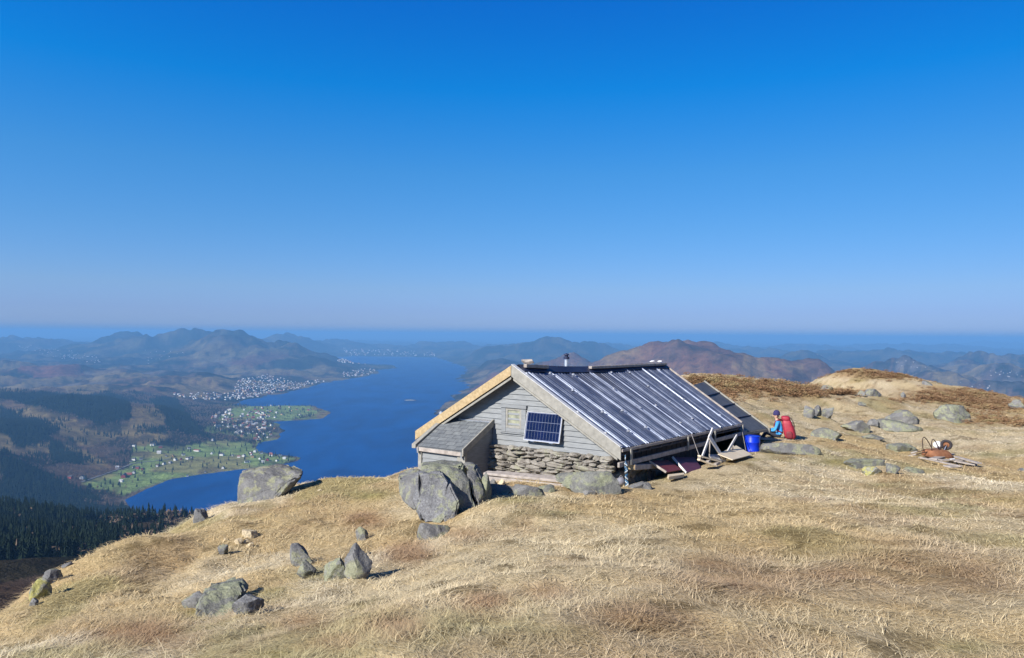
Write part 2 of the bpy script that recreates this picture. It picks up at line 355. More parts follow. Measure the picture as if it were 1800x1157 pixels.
# ------------------------------------------------------------------ far land and water
DECID = np.array((0.085, 0.064, 0.050)); HEATH = np.array((0.115, 0.075, 0.05)); SPRUCE = np.array((0.008, 0.016, 0.010)); FIELD = np.array((0.19, 0.265, 0.09)); DRYF = np.array((0.24, 0.19, 0.09)); ROCKC = np.array((0.15, 0.135, 0.125)); REDH = np.array((0.17, 0.075, 0.055))
F_POLY = [[(140, 850), (228, 818), (232, 786), (270, 782), (330, 782), (400, 772), (440, 782), (470, 796), (530, 806), (485, 822), (360, 834), (300, 845), (250, 862), (216, 872)],
          [(435, 714), (470, 708), (545, 713), (560, 728), (500, 741), (430, 738), (380, 742), (400, 720)]]
DRY_POLY = [[(0, 706), (60, 712), (150, 745), (215, 770), (150, 785), (70, 745), (0, 716)], [(215, 740), (290, 722), (300, 740), (250, 760), (300, 765), (260, 790), (210, 770)], [(60, 775), (130, 785), (200, 820), (160, 830), (75, 790)], [(0, 762), (60, 785), (90, 775), (60, 800), (0, 790)],
            [(380, 612), (470, 608), (450, 622), (390, 622)]]
SPR_POLY = [[(0, 690), (200, 695), (215, 735), (180, 745), (70, 715), (0, 703)], [(0, 715), (110, 755), (80, 775), (40, 785), (0, 765)], [(255, 700), (310, 700), (340, 745), (370, 770), (300, 760), (285, 725)],
            [(85, 770), (140, 800), (150, 825), (95, 810)], [(0, 795), (120, 850), (185, 885), (0, 890)], [(0, 880), (330, 900), (320, 940), (180, 985), (0, 1025)],
            [(1360, 650), (1440, 655), (1420, 680), (1380, 672)], [(180, 690), (225, 700), (230, 735), (205, 740)]]
RED_POLY = [[(385, 640), (470, 618), (520, 622), (440, 645)], [(820, 690), (870, 655), (930, 650), (900, 690)], [(30, 645), (140, 640), (150, 660), (60, 665)]]
Xf = (_T*_D).ravel(); Yf = _D.ravel(); Zf = FZ.ravel()
pxf, pyf = proj(Xf, Yf, Zf)
jx = (fbm(Xf/90, Yf/90, 3, 201)-0.5)*np.clip(30000/Yf, 2, 26); jy = (fbm(Xf/90, Yf/90, 3, 211)-0.5)*np.clip(30000/Yf, 2, 14)
cn = fbm(Xf/420, Yf/420, 5, 221); cn2 = fbm(Xf/150, Yf/150, 4, 231)
sdf = lake_sd(Xf, Yf)
cf = DECID*np.ones((len(Xf), 3))
def cmix(w, c):
    global cf
    w = np.clip(w, 0, 1)[:, None]; cf = cf+(c-cf)*w
cn3 = fbm(Xf/240+9, Yf/330, 5, 251)
cmix(sstep(0.5, 0.56, cn)*0.85, HEATH); cmix(sstep(0.53, 0.56, cn2)*0.6, SPRUCE); cmix(sstep(0.54, 0.57, cn3)*0.75*(Yf > 2500), SPRUCE); cmix(sstep(0.42, 0.39, cn3)*0.6*(Yf > 2500), DRYF); cmix(sstep(0.62, 0.70, cn2*0.5+cn*0.5)*sstep(3000, 6000, Yf)*0.8, ROCKC)
zone_spruce = np.zeros(len(Xf)); ji = (pxf+jx, pyf+jy)
for P in DRY_POLY: cmix(in_poly(*ji, P)*(0.25+1.3*sstep(0.42, 0.58, cn2)), DRYF*0.8)
for P in RED_POLY: cmix(in_poly(*ji, P)*0.7, REDH)
for P in SPR_POLY: cmix(in_poly(*ji, P)*0.95, SPRUCE)
fcell = vnoise(Xf/130, Yf/160, 241)
for P in F_POLY:
    w = in_poly(*ji, P); cmix(w*1.0, FIELD); cmix(w*sstep(0.6, 0.66, fcell)*0.6, DRYF); cmix(w*sstep(0.66, 0.72, cn2)*0.6, DECID)
cmix(sstep(1500, 2600, Yf)*sstep(9000, 6000, Yf)*(sdf < 900)*sstep(0.52, 0.6, cn2)*in_poly(pxf, pyf, [(360, 715), (570, 690), (580, 760), (470, 800), (360, 790)])*0.7, FIELD)
cmix(sstep(1100, 400, Yf)*sstep(0.42, 0.6, cn)*0.6, HEATH)
cmix(sstep(5500, 10000, Yf)*0.6, SPRUCE*1.6)  # far land colour darkened with distance to keep the hazed hills blue
top = in_poly(pxf, pyf, [(1000, 590), (1460, 590), (1460, 680), (900, 690)])*(Yf > 3500)*(Yf < 6500)
cmix(top*(0.35+0.4*sstep(0.45, 0.6, cn2)), np.array((0.15, 0.075, 0.05)))
cmix(sstep(14, 2, sdf)*(sdf > -5)*0.6, ROCKC)
m_land, nt, b = new_mat('land_cover')
at = nt.nodes.new('ShaderNodeAttribute'); at.attribute_name = 'Col'
ln = noise_node(nt, 0.02, 8, 0.72, coords(nt)); lr = ramp(nt, [(0.32, (0.45, 0.45, 0.5)), (0.68, (1.35, 1.3, 1.2))]); nt.links.new(ln.outputs[0], lr.inputs[0])
nt.links.new(mixc(nt, 1.0, at.outputs[0], lr.outputs[0], 'MULTIPLY'), b.inputs['Base Color'])
b.inputs['Roughness'].default_value = 1.0; b.inputs['Specular IOR Level'].default_value = 0.0
bump(nt, b, ln.outputs[0], 0.9, 14.0)
me = np_mesh('terrain', np.stack([Xf, Yf, Zf], 1), grid_faces(*_T.shape), m_land, col=cf, smooth=True)
tag(link('terrain', me), kind='structure')

m_water, nt, b = new_mat('fjord_water')
wv = coords(nt, 'Object', (0.0022, 0.0009, 1)); wn = noise_node(nt, 3.0, 6, 0.6, wv, 0.4)
wr = ramp(nt, [(0.36, (0.000, 0.032, 0.140)), (0.62, (0.000, 0.058, 0.230))]); nt.links.new(wn.outputs[0], wr.inputs[0]); nt.links.new(wr.outputs[0], b.inputs['Base Color'])
b.inputs['Roughness'].default_value = 0.45; b.inputs['IOR'].default_value = 1.33; b.inputs['Specular IOR Level'].default_value = 0.10
w2 = noise_node(nt, 0.25, 4, 0.6, coords(nt, 'Object')); bump(nt, b, w2.outputs[0], 0.6, 1.5)
wp = MB(); wp.add([(-70000, 900, H0), (70000, 900, H0), (70000, 59900, H0), (-70000, 59900, H0)], [(0, 1, 2, 3)])
tag(wp.build('fjord_water', m_water), kind='structure')

# ------------------------------------------------------------------ haze
def build_haze():
    mb = MB(); mb.box((0, 29500, -189), (71500, 0, 0), (0, 30700, 0), (0, 0, 239.0))
    m = bpy.data.materials.new('haze_air'); m.use_nodes = True; nt = m.node_tree; nt.nodes.clear()
    v = nt.nodes.new('ShaderNodeVolumePrincipled'); o = nt.nodes.new('ShaderNodeOutputMaterial')
    v.inputs['Color'].default_value = (0.21, 0.49, 0.88, 1); v.inputs['Density'].default_value = HAZE_DENSITY
    v.inputs['Anisotropy'].default_value = 0.0
    nt.links.new(v.outputs[0], o.inputs['Volume'])
    h = mb.build('haze', m); tag(h, kind='stuff'); h.display_type = 'WIRE'
HAZE_DENSITY = 0.9e-4
build_haze()

# ------------------------------------------------------------------ materials for the built things
def geo_pos(nt, scale=None):
    g = nt.nodes.new('ShaderNodeNewGeometry'); o = g.outputs['Position']
    if scale:
        mp = nt.nodes.new('ShaderNodeMapping'); mp.inputs['Scale'].default_value = scale; nt.links.new(o, mp.inputs['Vector']); o = mp.outputs[0]
    return o
def rock_mat(name, base, dark, lichen, lfac, fleck=0.5):
    m, nt, b = new_mat(name); p = geo_pos(nt)
    n1 = noise_node(nt, 2.6, 6, 0.65, p); r1 = ramp(nt, [(0.3, dark), (0.68, base)]); nt.links.new(n1.outputs[0], r1.inputs[0])
    n2 = noise_node(nt, 38, 6, 0.8, p); r2 = ramp(nt, [(0.36, (0.45, 0.45, 0.46)), (0.52, (1.0, 1.0, 1.0)), (0.68, (1.5, 1.5, 1.45))]); nt.links.new(n2.outputs[0], r2.inputs[0])
    c = mixc(nt, fleck, r1.outputs[0], mixc(nt, 1.0, r1.outputs[0], r2.outputs[0], 'MULTIPLY'))
    n3 = noise_node(nt, 3.4, 7, 0.72, p, 0.3); r3 = ramp(nt, [(0.56-lfac*0.14, (0, 0, 0)), (0.61-lfac*0.12, (1, 1, 1))]); nt.links.new(n3.outputs[0], r3.inputs[0])
    c = mixc(nt, r3.outputs[0], c, mixc(nt, 0.6, (lichen), mixc(nt, 1.0, lichen, r2.outputs[0], 'MULTIPLY')))
    nt.links.new(c, b.inputs['Base Color']); b.inputs['Roughness'].default_value = 0.92; b.inputs['Specular IOR Level'].default_value = 0.2
    n4 = noise_node(nt, 9, 8, 0.7, p); bump(nt, b, n4.outputs[0], 0.9, 0.05)
    return m
m_rock = rock_mat('grey_rock', (0.235, 0.23, 0.22), (0.10, 0.10, 0.105), (0.25, 0.25, 0.17), 0.35)
m_rock_lichen = rock_mat('lichen_rock', (0.23, 0.23, 0.205), (0.105, 0.105, 0.10), (0.25, 0.258, 0.175), 0.6)
m_rock_dark = rock_mat('dark_rock', (0.225, 0.225, 0.23), (0.11, 0.11, 0.115), (0.24, 0.245, 0.18), 0.2, 0.9)
m_rock_yellow = rock_mat('yellow_lichen_rock', (0.30, 0.29, 0.24), (0.15, 0.15, 0.14), (0.36, 0.335, 0.12), 0.62)
m_rock_pale = rock_mat('pale_stone', (0.62, 0.52, 0.36), (0.46, 0.37, 0.24), (0.55, 0.46, 0.30), 0.2)
m_wall_stone = rock_mat('wall_stone', (0.37, 0.345, 0.30), (0.165, 0.145, 0.125), (0.29, 0.28, 0.21), 0.2)
m_paint = simple('grey_weathered_paint', (0.16, 0.168, 0.172), (0.235, 0.245, 0.25), 5, 0.75, stretch=(1, 1, 6), bmp=0.15)
m_trim = simple('grey_trim_paint', (0.20, 0.19, 0.165), (0.31, 0.295, 0.255), 9, 0.75, bmp=0.2)
m_newwood = simple('raw_yellow_wood', (0.29, 0.205, 0.10), (0.46, 0.345, 0.19), 16, 0.7, bmp=0.15)
m_oldwood = simple('weathered_wood', (0.22, 0.19, 0.165), (0.42, 0.37, 0.33), 9, 0.85, bmp=0.3)
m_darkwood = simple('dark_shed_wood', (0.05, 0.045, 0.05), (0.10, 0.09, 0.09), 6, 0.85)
m_whitewood = simple('white_painted_wood', (0.58, 0.55, 0.52), (0.74, 0.71, 0.68), 8, 0.65)
m_ply = simple('pale_plywood', (0.60, 0.49, 0.33), (0.70, 0.60, 0.44), 4, 0.6)
m_red = simple('maroon_board', (0.12, 0.022, 0.022), (0.17, 0.035, 0.03), 4, 0.5)
m_purple = simple('purple_board', (0.075, 0.020, 0.045), (0.11, 0.03, 0.06), 4, 0.5)
m_rust = simple('rusty_steel', (0.15, 0.060, 0.028), (0.28, 0.12, 0.055), 9, 0.85, bmp=0.3)
m_darkmetal = simple('dark_rusty_tube', (0.05, 0.035, 0.03), (0.10, 0.06, 0.045), 14, 0.6, 0.5)
m_rubber = simple('black_rubber', (0.02, 0.017, 0.02), (0.045, 0.035, 0.04), 12, 0.8)
m_alu = simple('aluminium', (0.62, 0.62, 0.64), (0.75, 0.75, 0.77), 20, 0.35, 0.8, bmp=0)
m_zinc = simple('dull_zinc', (0.5, 0.5, 0.5), (0.66, 0.66, 0.66), 12, 0.6, 0.1, bmp=0)
m_barrel = simple('blue_plastic', (0.0, 0.02, 0.42), (0.005, 0.035, 0.55), 2.5, 0.35, bmp=0.05)
m_sack = simple('white_sack', (0.62, 0.62, 0.64), (0.78, 0.76, 0.76), 6, 0.7)
m_flash = simple('navy_flashing', (0.02, 0.025, 0.06), (0.035, 0.045, 0.09), 3, 0.5, 0.3, bmp=0.1)
m_cable = simple('grey_cable', (0.16, 0.15, 0.15), (0.28, 0.26, 0.25), 20, 0.6)
m_ball = simple('grey_buoy', (0.14, 0.14, 0.17), (0.22, 0.22, 0.25), 10, 0.6)

m_sheet, nt, b = new_mat('galvanised_sheet')
sp = coords(nt, 'Object'); n = noise_node(nt, 2.5, 6, 0.7, sp); r = ramp(nt, [(0.35, (0.28, 0.32, 0.42)), (0.7, (0.43, 0.475, 0.58))]); nt.links.new(n.outputs[0], r.inputs[0])
at = nt.nodes.new('ShaderNodeAttribute'); at.attribute_name = 'Col'
nt.links.new(mixc(nt, 1.0, r.outputs[0], at.outputs[0], 'MULTIPLY'), b.inputs['Base Color']); b.inputs['Metallic'].default_value = 0.9
rr = ramp(nt, [(0.3, (0.36, 0.36, 0.36)), (0.7, (0.52, 0.52, 0.52))]); nt.links.new(n.outputs[0], rr.inputs[0]); nt.links.new(rr.outputs[0], b.inputs['Roughness'])

m_shingle, nt, b = new_mat('slate_grey_shingle')
cpos = coords(nt, 'UV'); br = nt.nodes.new('ShaderNodeTexBrick'); nt.links.new(cpos, br.inputs['Vector'])
br.inputs['Scale'].default_value = 1.0; br.inputs['Brick Width'].default_value = 0.24; br.inputs['Row Height'].default_value = 0.14; br.inputs['Mortar Size'].default_value = 0.006
br.inputs['Color1'].default_value = (0.105, 0.115, 0.125, 1); br.inputs['Color2'].default_value = (0.16, 0.17, 0.175, 1); br.inputs['Mortar'].default_value = (0.045, 0.048, 0.055, 1)
n = noise_node(nt, 10, 6, 0.7, geo_pos(nt)); r = ramp(nt, [(0.3, (0.7, 0.7, 0.72)), (0.72, (1.35, 1.35, 1.3))]); nt.links.new(n.outputs[0], r.inputs[0])
nt.links.new(mixc(nt, 1.0, br.outputs[0], r.outputs[0], 'MULTIPLY'), b.inputs['Base Color']); b.inputs['Roughness'].default_value = 0.85
bump(nt, b, br.outputs['Fac'], 0.5, -0.01)

m_glass, nt, b = new_mat('window_glass'); b.inputs['Base Color'].default_value = (0.20, 0.21, 0.15, 1); b.inputs['Roughness'].default_value = 0.12
n = noise_node(nt, 9, 3, 0.5, geo_pos(nt, (1, 1, 0.4))); r = ramp(nt, [(0.35, (0.16, 0.165, 0.13)), (0.65, (0.33, 0.33, 0.23))]); nt.links.new(n.outputs[0], r.inputs[0]); nt.links.new(r.outputs[0], b.inputs['Base Color'])
m_cell, nt, b = new_mat('solar_cell'); b.inputs['Roughness'].default_value = 0.08; b.inputs['Specular IOR Level'].default_value = 0.25
n = noise_node(nt, 3, 2, 0.5, geo_pos(nt)); r = ramp(nt, [(0.3, (0.003, 0.006, 0.030)), (0.7, (0.006, 0.010, 0.050))]); nt.links.new(n.outputs[0], r.inputs[0]); nt.links.new(r.outputs[0], b.inputs['Base Color'])
m_cellgap = simple('solar_backing', (0.17, 0.19, 0.27), (0.22, 0.24, 0.33), 20, 0.3, bmp=0)

# ------------------------------------------------------------------ the stone hut
TV = Vector((0.824, -0.566, 0)); RV = Vector((0.566, 0.824, 0)); ZV = Vector((0, 0, 1)); HO = Vector((0, 16.51, 0))
def G(s_, n_, z_):
    p = HO+TV*s_+RV*n_
    return p+ZV*(z_+KH*p.y)
A = U(900, 646, 16.51); RN = U(1091, 791, 15.0); LN = U(731, 761, 18.13); RF = U(1304, 746, 21.0); AF = U(1166, 643, 23.1)
LF = AF+(LN-A)*0.98
hut = thing('mountain_hut', tuple(G(0, 3.5, -3.4)), 'small grey hut with drystone footing and corrugated metal roof above the fjord', 'hut')
def lerp(a, b, t): return a+(b-a)*t
NR = (RN-A).cross(AF-A).normalized()
if NR.z < 0: NR = -NR
def roofpt(u, v, h=0.0):
    sag = -0.07*math.sin(math.pi*min(u*1.3, 1.0))*(1-v)
    return lerp(lerp(A, AF, u), lerp(RN, RF, u), v)+NR*h+ZV*sag
# corrugated sheets on the right slope
def build_sheet():
    nw = 58; per = 10; nu = nw*per+1; nv = 7; V = []; C = []
    lift = rng.normal(0, 0.004, nw+1); tilt = rng.uniform(0.75, 1.15, nw+1)
    BIG = [(0.32+0.2*rng.random()) if (k % 7 == 2) else ((0.15+0.2*rng.random()) if k % 7 == 5 else (0.12*rng.random() if k % 2 == 0 else 0.0)) for k in range(nw+1)]
    for j in range(nv):
        for i in range(nu):
            w = i/per; k = int(w); ph = (w-k)
            big_ = BIG[min(k, nw)]; h = (0.012+0.020*big_)*tilt[min(k, nw)]*math.tanh((2.2+1.2*big_)*math.sin(2*math.pi*ph))
            q = w % 7.25
            if q < 1.2: h += 0.026*math.sin(math.pi*q/1.2)**0.7
            h += 0.03+0.006*math.sin(w*0.7)
            V.append(tuple(roofpt(i/(nu-1), -0.01+1.01*j/(nv-1), h)))
            c = 0.92 if q >= 1.2 else 1.1
            C.append((c*(0.9+lift[min(k, nw)]*14),)*3)
    V = np.array(V)
    f = grid_faces(nv, nu)[:, ::-1]
    me = np_mesh('roof_sheet', V, f, m_sheet, col=np.clip(np.array(C), 0.3, 2.0))
    o = link('roof_sheet', me, hut); md = o.modifiers.new('thickness', 'SOLIDIFY'); md.thickness = 0.003; md.offset = -1
    return o
sheet = build_sheet()
for k in range(8):
    for v in (0.12, 0.36, 0.6, 0.84):
        if rng.random() < 0.7:
            p = roofpt((7.25*k+0.6+rng.uniform(-0.2, 0.2))/58, v+rng.uniform(-0.03, 0.03), 0.072); mb = MB(); mb.lathe([(0.034, -0.02), (0.034, 0.012), (0.014, 0.026)], 8, Matrix.Translation(p)); mb.build('screw', m_alu, sheet)
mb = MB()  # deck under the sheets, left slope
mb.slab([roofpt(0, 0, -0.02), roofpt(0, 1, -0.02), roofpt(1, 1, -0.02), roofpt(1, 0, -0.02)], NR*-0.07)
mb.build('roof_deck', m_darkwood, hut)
mb = MB(); mb.slab([A, AF, LF, LN][::-1], ZV*-0.08); mb.build('rear_roof_slope', m_flash, hut)
# barge boards on the near gable
def barge(name, mat, a, b_, drop, th, top=0.05, out=0.0):
    d = (b_-a).normalized(); mbx = MB(); off = RV*-(th+out)
    q = [a+ZV*top, b_+ZV*top, b_+ZV*(top-drop), a+ZV*(top-drop)]
    mbx.slab([p+RV*(-out) for p in q], RV*-th); return mbx.build(name, mat, hut, bevel=0.004)
barge('barge_board', m_newwood, A+(LN-A)*0.004, LN-(LN-A).normalized()*0.0, 0.22, 0.028)
barge('barge_board', m_trim, A+(RN-A)*0.0, RN+(RN-A).normalized()*0.02, 0.26, 0.030, 0.06, 0.003)
barge('barge_trim', m_trim, A+ZV*-0.19+(LN-A)*0.01, A+ZV*-0.19+(LN-A)*0.72, 0.06, 0.02, 0.0, -0.03)
barge('barge_trim', m_trim, A+ZV*-0.225+(RN-A)*0.01, A+ZV*-0.225+(RN-A)*0.97, 0.05, 0.02, 0.0, -0.03)
mb = MB(); mb.slab([lerp(A, RN, 0.0)+ZV*0.075+RV*-0.03, RN+ZV*0.075+RV*-0.03, RN+ZV*0.075+RV*0.09, A+ZV*0.075+RV*0.09], ZV*-0.012); mb.build('edge_flashing', m_zinc, hut)
mb = MB(); q0 = lerp(AF, RF, 0.0); mb.bar(AF+ZV*0.05, RF+ZV*0.05, 0.035, 0.06); mb.build('barge_board', m_oldwood, hut)
# ridge
mb = MB()
for i in range(12):
    u0, u1 = 0.02+i/12*0.975, 0.02+(i+1)/12*0.975
    a0, a1 = roofpt(u0, 0, 0.09), roofpt(u1, 0, 0.09); c0, c1 = roofpt(u0, 0.075, 0.066), roofpt(u1, 0.075, 0.066); b0, b1 = a0-TV*0.2-ZV*0.10, a1-TV*0.2-ZV*0.10
    mb.slab([a0, c0, c1, a1], ZV*-0.01); mb.slab([b0, a0, a1, b1], ZV*-0.01)
mb.build('ridge_cap', m_flash, hut)
mb = MB(); mb.bar(roofpt(0.40, 0.035, 0.12), roofpt(0.985, 0.03, 0.12), 0.10, 0.07); mb.build('ridge_plank', m_oldwood, hut, bevel=0.008)
mb = MB(); mb.bar(roofpt(0.035, 0.035, 0.12), roofpt(0.15, 0.035, 0.12), 0.09, 0.08); mb.build('ridge_plank', m_oldwood, hut, bevel=0.008)
# gable boards
ZB = -2.66; EX = 0.118; NW_ = 0.32
def roofz_unused(s_): return A.z-0.06-(0.5895*s_ if s_ > 0 else -0.597*s_)
mb = MB(); z = ZB
GA = A.z-KH*A.y
while z < GA-0.16:
    z1 = z+EX+0.012
    def lim(zz, sg): return min(2.42, max(0.0, (GA-0.10-zz)/0.593))*sg
    for sa, sb in ((lim(z, -1), 0.0), (0.0, lim(z, 1))):
        ta = lim(z1, -1) if sb == 0 else 0.0; tb = lim(z1, 1) if sb != 0 else 0.0
        mb.hexa([G(sa, NW_-0.034, z), G(sb, NW_-0.034, z), G(sb, NW_+0.02, z), G(sa, NW_+0.02, z), G(ta, NW_-0.004, z1), G(tb, NW_-0.004, z1), G(tb, NW_+0.02, z1), G(ta, NW_+0.02, z1)])
    z += EX
mb.build('gable_wall', m_paint, hut)
mb = MB(); mb.hexa([G(-2.4, NW_+0.03, -3.6), G(2.35, NW_+0.03, -3.6), G(2.35, NW_+0.10, -3.6), G(-2.4, NW_+0.10, -3.6), G(-2.4, NW_+0.03, -2.5), G(2.35, NW_+0.03, -2.5), G(2.35, NW_+0.10, -2.5), G(-2.4, NW_+0.10, -2.5)])
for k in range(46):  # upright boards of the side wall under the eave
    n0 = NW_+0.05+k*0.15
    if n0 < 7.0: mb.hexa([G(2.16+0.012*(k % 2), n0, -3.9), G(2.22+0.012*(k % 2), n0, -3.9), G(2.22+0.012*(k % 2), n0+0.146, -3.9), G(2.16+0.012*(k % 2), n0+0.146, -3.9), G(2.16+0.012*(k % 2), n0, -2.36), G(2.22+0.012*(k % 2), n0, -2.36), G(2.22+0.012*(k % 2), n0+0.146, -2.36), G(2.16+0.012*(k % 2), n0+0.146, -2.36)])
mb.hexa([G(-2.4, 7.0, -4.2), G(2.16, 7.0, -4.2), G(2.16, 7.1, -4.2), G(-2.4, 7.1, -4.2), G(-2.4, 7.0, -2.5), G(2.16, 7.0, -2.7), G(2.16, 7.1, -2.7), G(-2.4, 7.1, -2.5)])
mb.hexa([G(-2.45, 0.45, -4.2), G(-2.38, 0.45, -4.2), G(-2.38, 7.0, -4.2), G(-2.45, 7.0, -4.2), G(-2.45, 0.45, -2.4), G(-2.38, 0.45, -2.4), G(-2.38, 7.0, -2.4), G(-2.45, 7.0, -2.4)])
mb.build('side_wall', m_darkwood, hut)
# window
win = MB(); sc, zc = -0.13, -2.02; n0 = NW_-0.03
def rect(mbx, s0, s1, z0, z1, nn, th, mi=0): mbx.hexa([G(s0, nn-th, z0), G(s1, nn-th, z0), G(s1, nn, z0), G(s0, nn, z0), G(s0, nn-th, z1), G(s1, nn-th, z1), G(s1, nn, z1), G(s0, nn, z1)], mi)
rect(win, sc-0.335, sc-0.215, zc-0.33, zc+0.22, n0+0.01, 0.03); rect(win, sc+0.215, sc+0.335, zc-0.33, zc+0.22, n0+0.01, 0.03)
rect(win, sc-0.36, sc+0.36, zc+0.222, zc+0.30, n0+0.01, 0.055); rect(win, sc-0.213, sc+0.213, zc-0.33, zc-0.235, n0+0.01, 0.028)
rect(win, sc-0.37, sc+0.37, zc-0.36, zc-0.333, n0+0.01, 0.05)
wf = win.build('window', m_paint, hut, bevel=0.004)
win = MB(); rect(win, sc-0.212, sc-0.162, zc-0.232, zc+0.219, n0+0.01, 0.022); rect(win, sc+0.162, sc+0.212, zc-0.232, zc+0.219, n0+0.01, 0.022); rect(win, sc-0.160, sc+0.160, zc+0.169, zc+0.219, n0+0.01, 0.022); rect(win, sc-0.160, sc+0.160, zc-0.232, zc-0.182, n0+0.01, 0.022)
win.build('sash', m_trim, wf); win = MB(); rect(win, sc-0.159, sc+0.159, zc-0.181, zc+0.168, n0+0.012, 0.006); win.build('pane', m_glass, wf)
# dry stone wall
def blob_stone(mbx, c, ax, ay, az, seed, sub=4, rough=0.45, mi=0):
    n = sub; idx = {}; vs = []; fs = []
    rr_ = np.random.default_rng(seed); off = rr_.uniform(0, 50, 3); pl = [Vector(rr_.normal(0, 1, 3)).normalized() for _ in range(12)]; ph = rr_.uniform(0.68, 1.05, 12)
    def vid(p):
        key = tuple(np.round(p, 4))
        if key in idx: return idx[key]
        d = Vector(p); d = d/(abs(d.x)**5+abs(d.y)**5+abs(d.z)**5)**0.2
        for q_, h_ in zip(pl, ph):
            t_ = d.dot(q_)
            if t_ > h_: d = d*(h_/t_)
        d = d*(1+rough*(float(vnoise(np.array([d.x*1.7+off[0]+d.z]), np.array([d.y*1.7+off[1]-d.z]), 3)[0])-0.5))
        idx[key] = len(vs); vs.append(c+ax*d.x+ay*d.y+az*d.z); return idx[key]
    for a_ in range(3):
        for sg in (-1, 1):
            for i in range(n):
                for j in range(n):
                    q_ = []
                    for di, dj in ((0, 0), (1, 0), (1, 1), (0, 1)):
                        p = [0, 0, 0]; p[a_] = sg; p[(a_+1) % 3] = (-1+2*(i+di)/n)*1.0; p[(a_+2) % 3] = (-1+2*(j+dj)/n)*sg; q_.append(vid(p))
                    fs.append(tuple(q_))
    mbx.add(vs, fs, mi)
mb = MB(); zz = -3.42; row = 0
while zz < -2.68:
    h = random.choice([0.05, 0.065, 0.08, 0.10, 0.13])*random.uniform(0.9, 1.15)
    if zz+h > -2.60: h = -2.63-zz
    s_ = -1.0+random.uniform(0, 0.2)
    while s_ < 2.34:
        w = min(random.uniform(0.10, 0.50)*(1.0+0.4*(h > 0.1)), 2.40-s_); hh_ = h*random.uniform(0.85, 1.12)
        blob_stone(mb, G(s_+w/2, NW_-0.06+random.uniform(-0.025, 0.03), zz+h/2+random.uniform(-0.012, 0.012)), TV*(w/2*1.09)+ZV*random.uniform(-0.02, 0.02), RV*0.16, ZV*(hh_/2*1.16), random.randrange(10**6))
        s_ += w
    zz += h*0.96
for k in range(26): blob_stone(mb, G(2.36, NW_+0.2+(k % 9)*0.3, -3.5+0.2*(k//9)+random.uniform(-.03, .03)), TV*0.13, RV*0.17, ZV*0.11, k+900)
mb.build('stone_wall', m_wall_stone, hut)
# chimney
ch = MB(); cp = HO+RV*2.62-TV*0.12; cp.z = -1.2+KH*cp.y
ch.lathe([(0.052, 0), (0.052, 0.50)], 16, Matrix.Translation(cp)); chim = ch.build('chimney', m_alu, hut)
ch = MB(); ch.lathe([(0.045, 0.505), (0.045, 0.55)], 12, Matrix.Translation(cp)); ch.lathe([(0.074, 0.45), (0.074, 0.51)], 16, Matrix.Translation(cp)); ch.lathe([(0.078, 0.551), (0.06, 0.58), (0.01, 0.60)], 16, Matrix.Translation(cp)); ch.build('cowl', m_flash, chim)
# eave frame: batten, uprights, lower beam, rafters ends
def E_(u, dz=0.0, out=0.0): return lerp(RN, RF, u)+ZV*dz+TV*out
mb = MB(); mb.bar(E_(0.0, -0.015, 0.02), E_(1.0, -0.015, 0.02), 0.05, 0.06); mb.build('eave_batten', m_oldwood, hut, bevel=0.006)
mb = MB(); mb.bar(E_(-0.02, -0.29, 0.03), E_(0.435, -0.285, 0.03), 0.05, 0.10); mb.bar(E_(0.442, -0.285, 0.035), E_(1.04, -0.24, 0.03), 0.05, 0.10); mb.build('eave_beam', m_oldwood, hut, bevel=0.006)
for u, w in ((0.045, 0.085), (0.45, 0.06), (0.69, 0.055), (0.985, 0.09)):
    mb = MB(); mb.bar(E_(u, 0.0, 0.075), E_(u, -0.335, 0.075), 0.03, w, RV); mb.build('eave_post', m_trim, hut, bevel=0.004)
mb = MB()
for k in range(13):
    u = 0.04+k*0.076; p = E_(u, -0.10, 0.0); mb.bar(p, p-TV*0.75+ZV*0.43, 0.05, 0.10, ZV)
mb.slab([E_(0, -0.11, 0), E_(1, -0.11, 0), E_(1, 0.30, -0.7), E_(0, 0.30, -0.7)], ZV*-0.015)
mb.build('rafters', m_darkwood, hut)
# lean-to porch on the gable
S0, S1, N0 = -2.05, -0.72, -0.80
def UVslab(name, quad, th, mat, parent):
    q = [Vector(p) for p in quad]; mbx = MB(); mbx.slab(q, ZV*-th); o = mbx.build(name, mat, parent)
    uv = o.data.uv_layers.new(name='UVMap'); ex = (q[1]-q[0]).normalized(); ey = (q[3]-q[0]).normalized()
    for lp in o.data.loops:
        p = o.data.vertices[lp.vertex_index].co-q[0]; uv.data[lp.index].uv = (p.dot(ex), p.dot(ey))
    return o
pq = [G(S0, N0-0.02, -2.70), G(S1, N0-0.02, -2.68), G(S1, NW_-0.03, -2.14), G(S0, NW_-0.03, -2.15)]
por = UVslab('porch_roof', pq, 0.035, m_shingle, hut)
mb = MB(); rect(mb, S0-0.02, S1+0.0, -2.815, -2.725, N0-0.001, 0.026); mb.build('fascia', m_oldwood, por, bevel=0.004)
def pbarge(s0, s1, up, dn):
    mbx = MB(); a0, b0 = G(s0, N0-0.06, -2.70), G(s0, NW_-0.026, -2.15); a1, b1 = G(s1, N0-0.06, -2.70), G(s1, NW_-0.026, -2.15)
    mbx.hexa([a0+ZV*dn, a1+ZV*dn, b1+ZV*dn, b0+ZV*dn, a0+ZV*up, a1+ZV*up, b1+ZV*up, b0+ZV*up]); return mbx.build('barge_board', m_trim, por, bevel=0.005)
pbarge(S0-0.14, S0-0.022, 0.035, -0.06); pbarge(S1+0.002, S1+0.04, 0.06, -0.10)
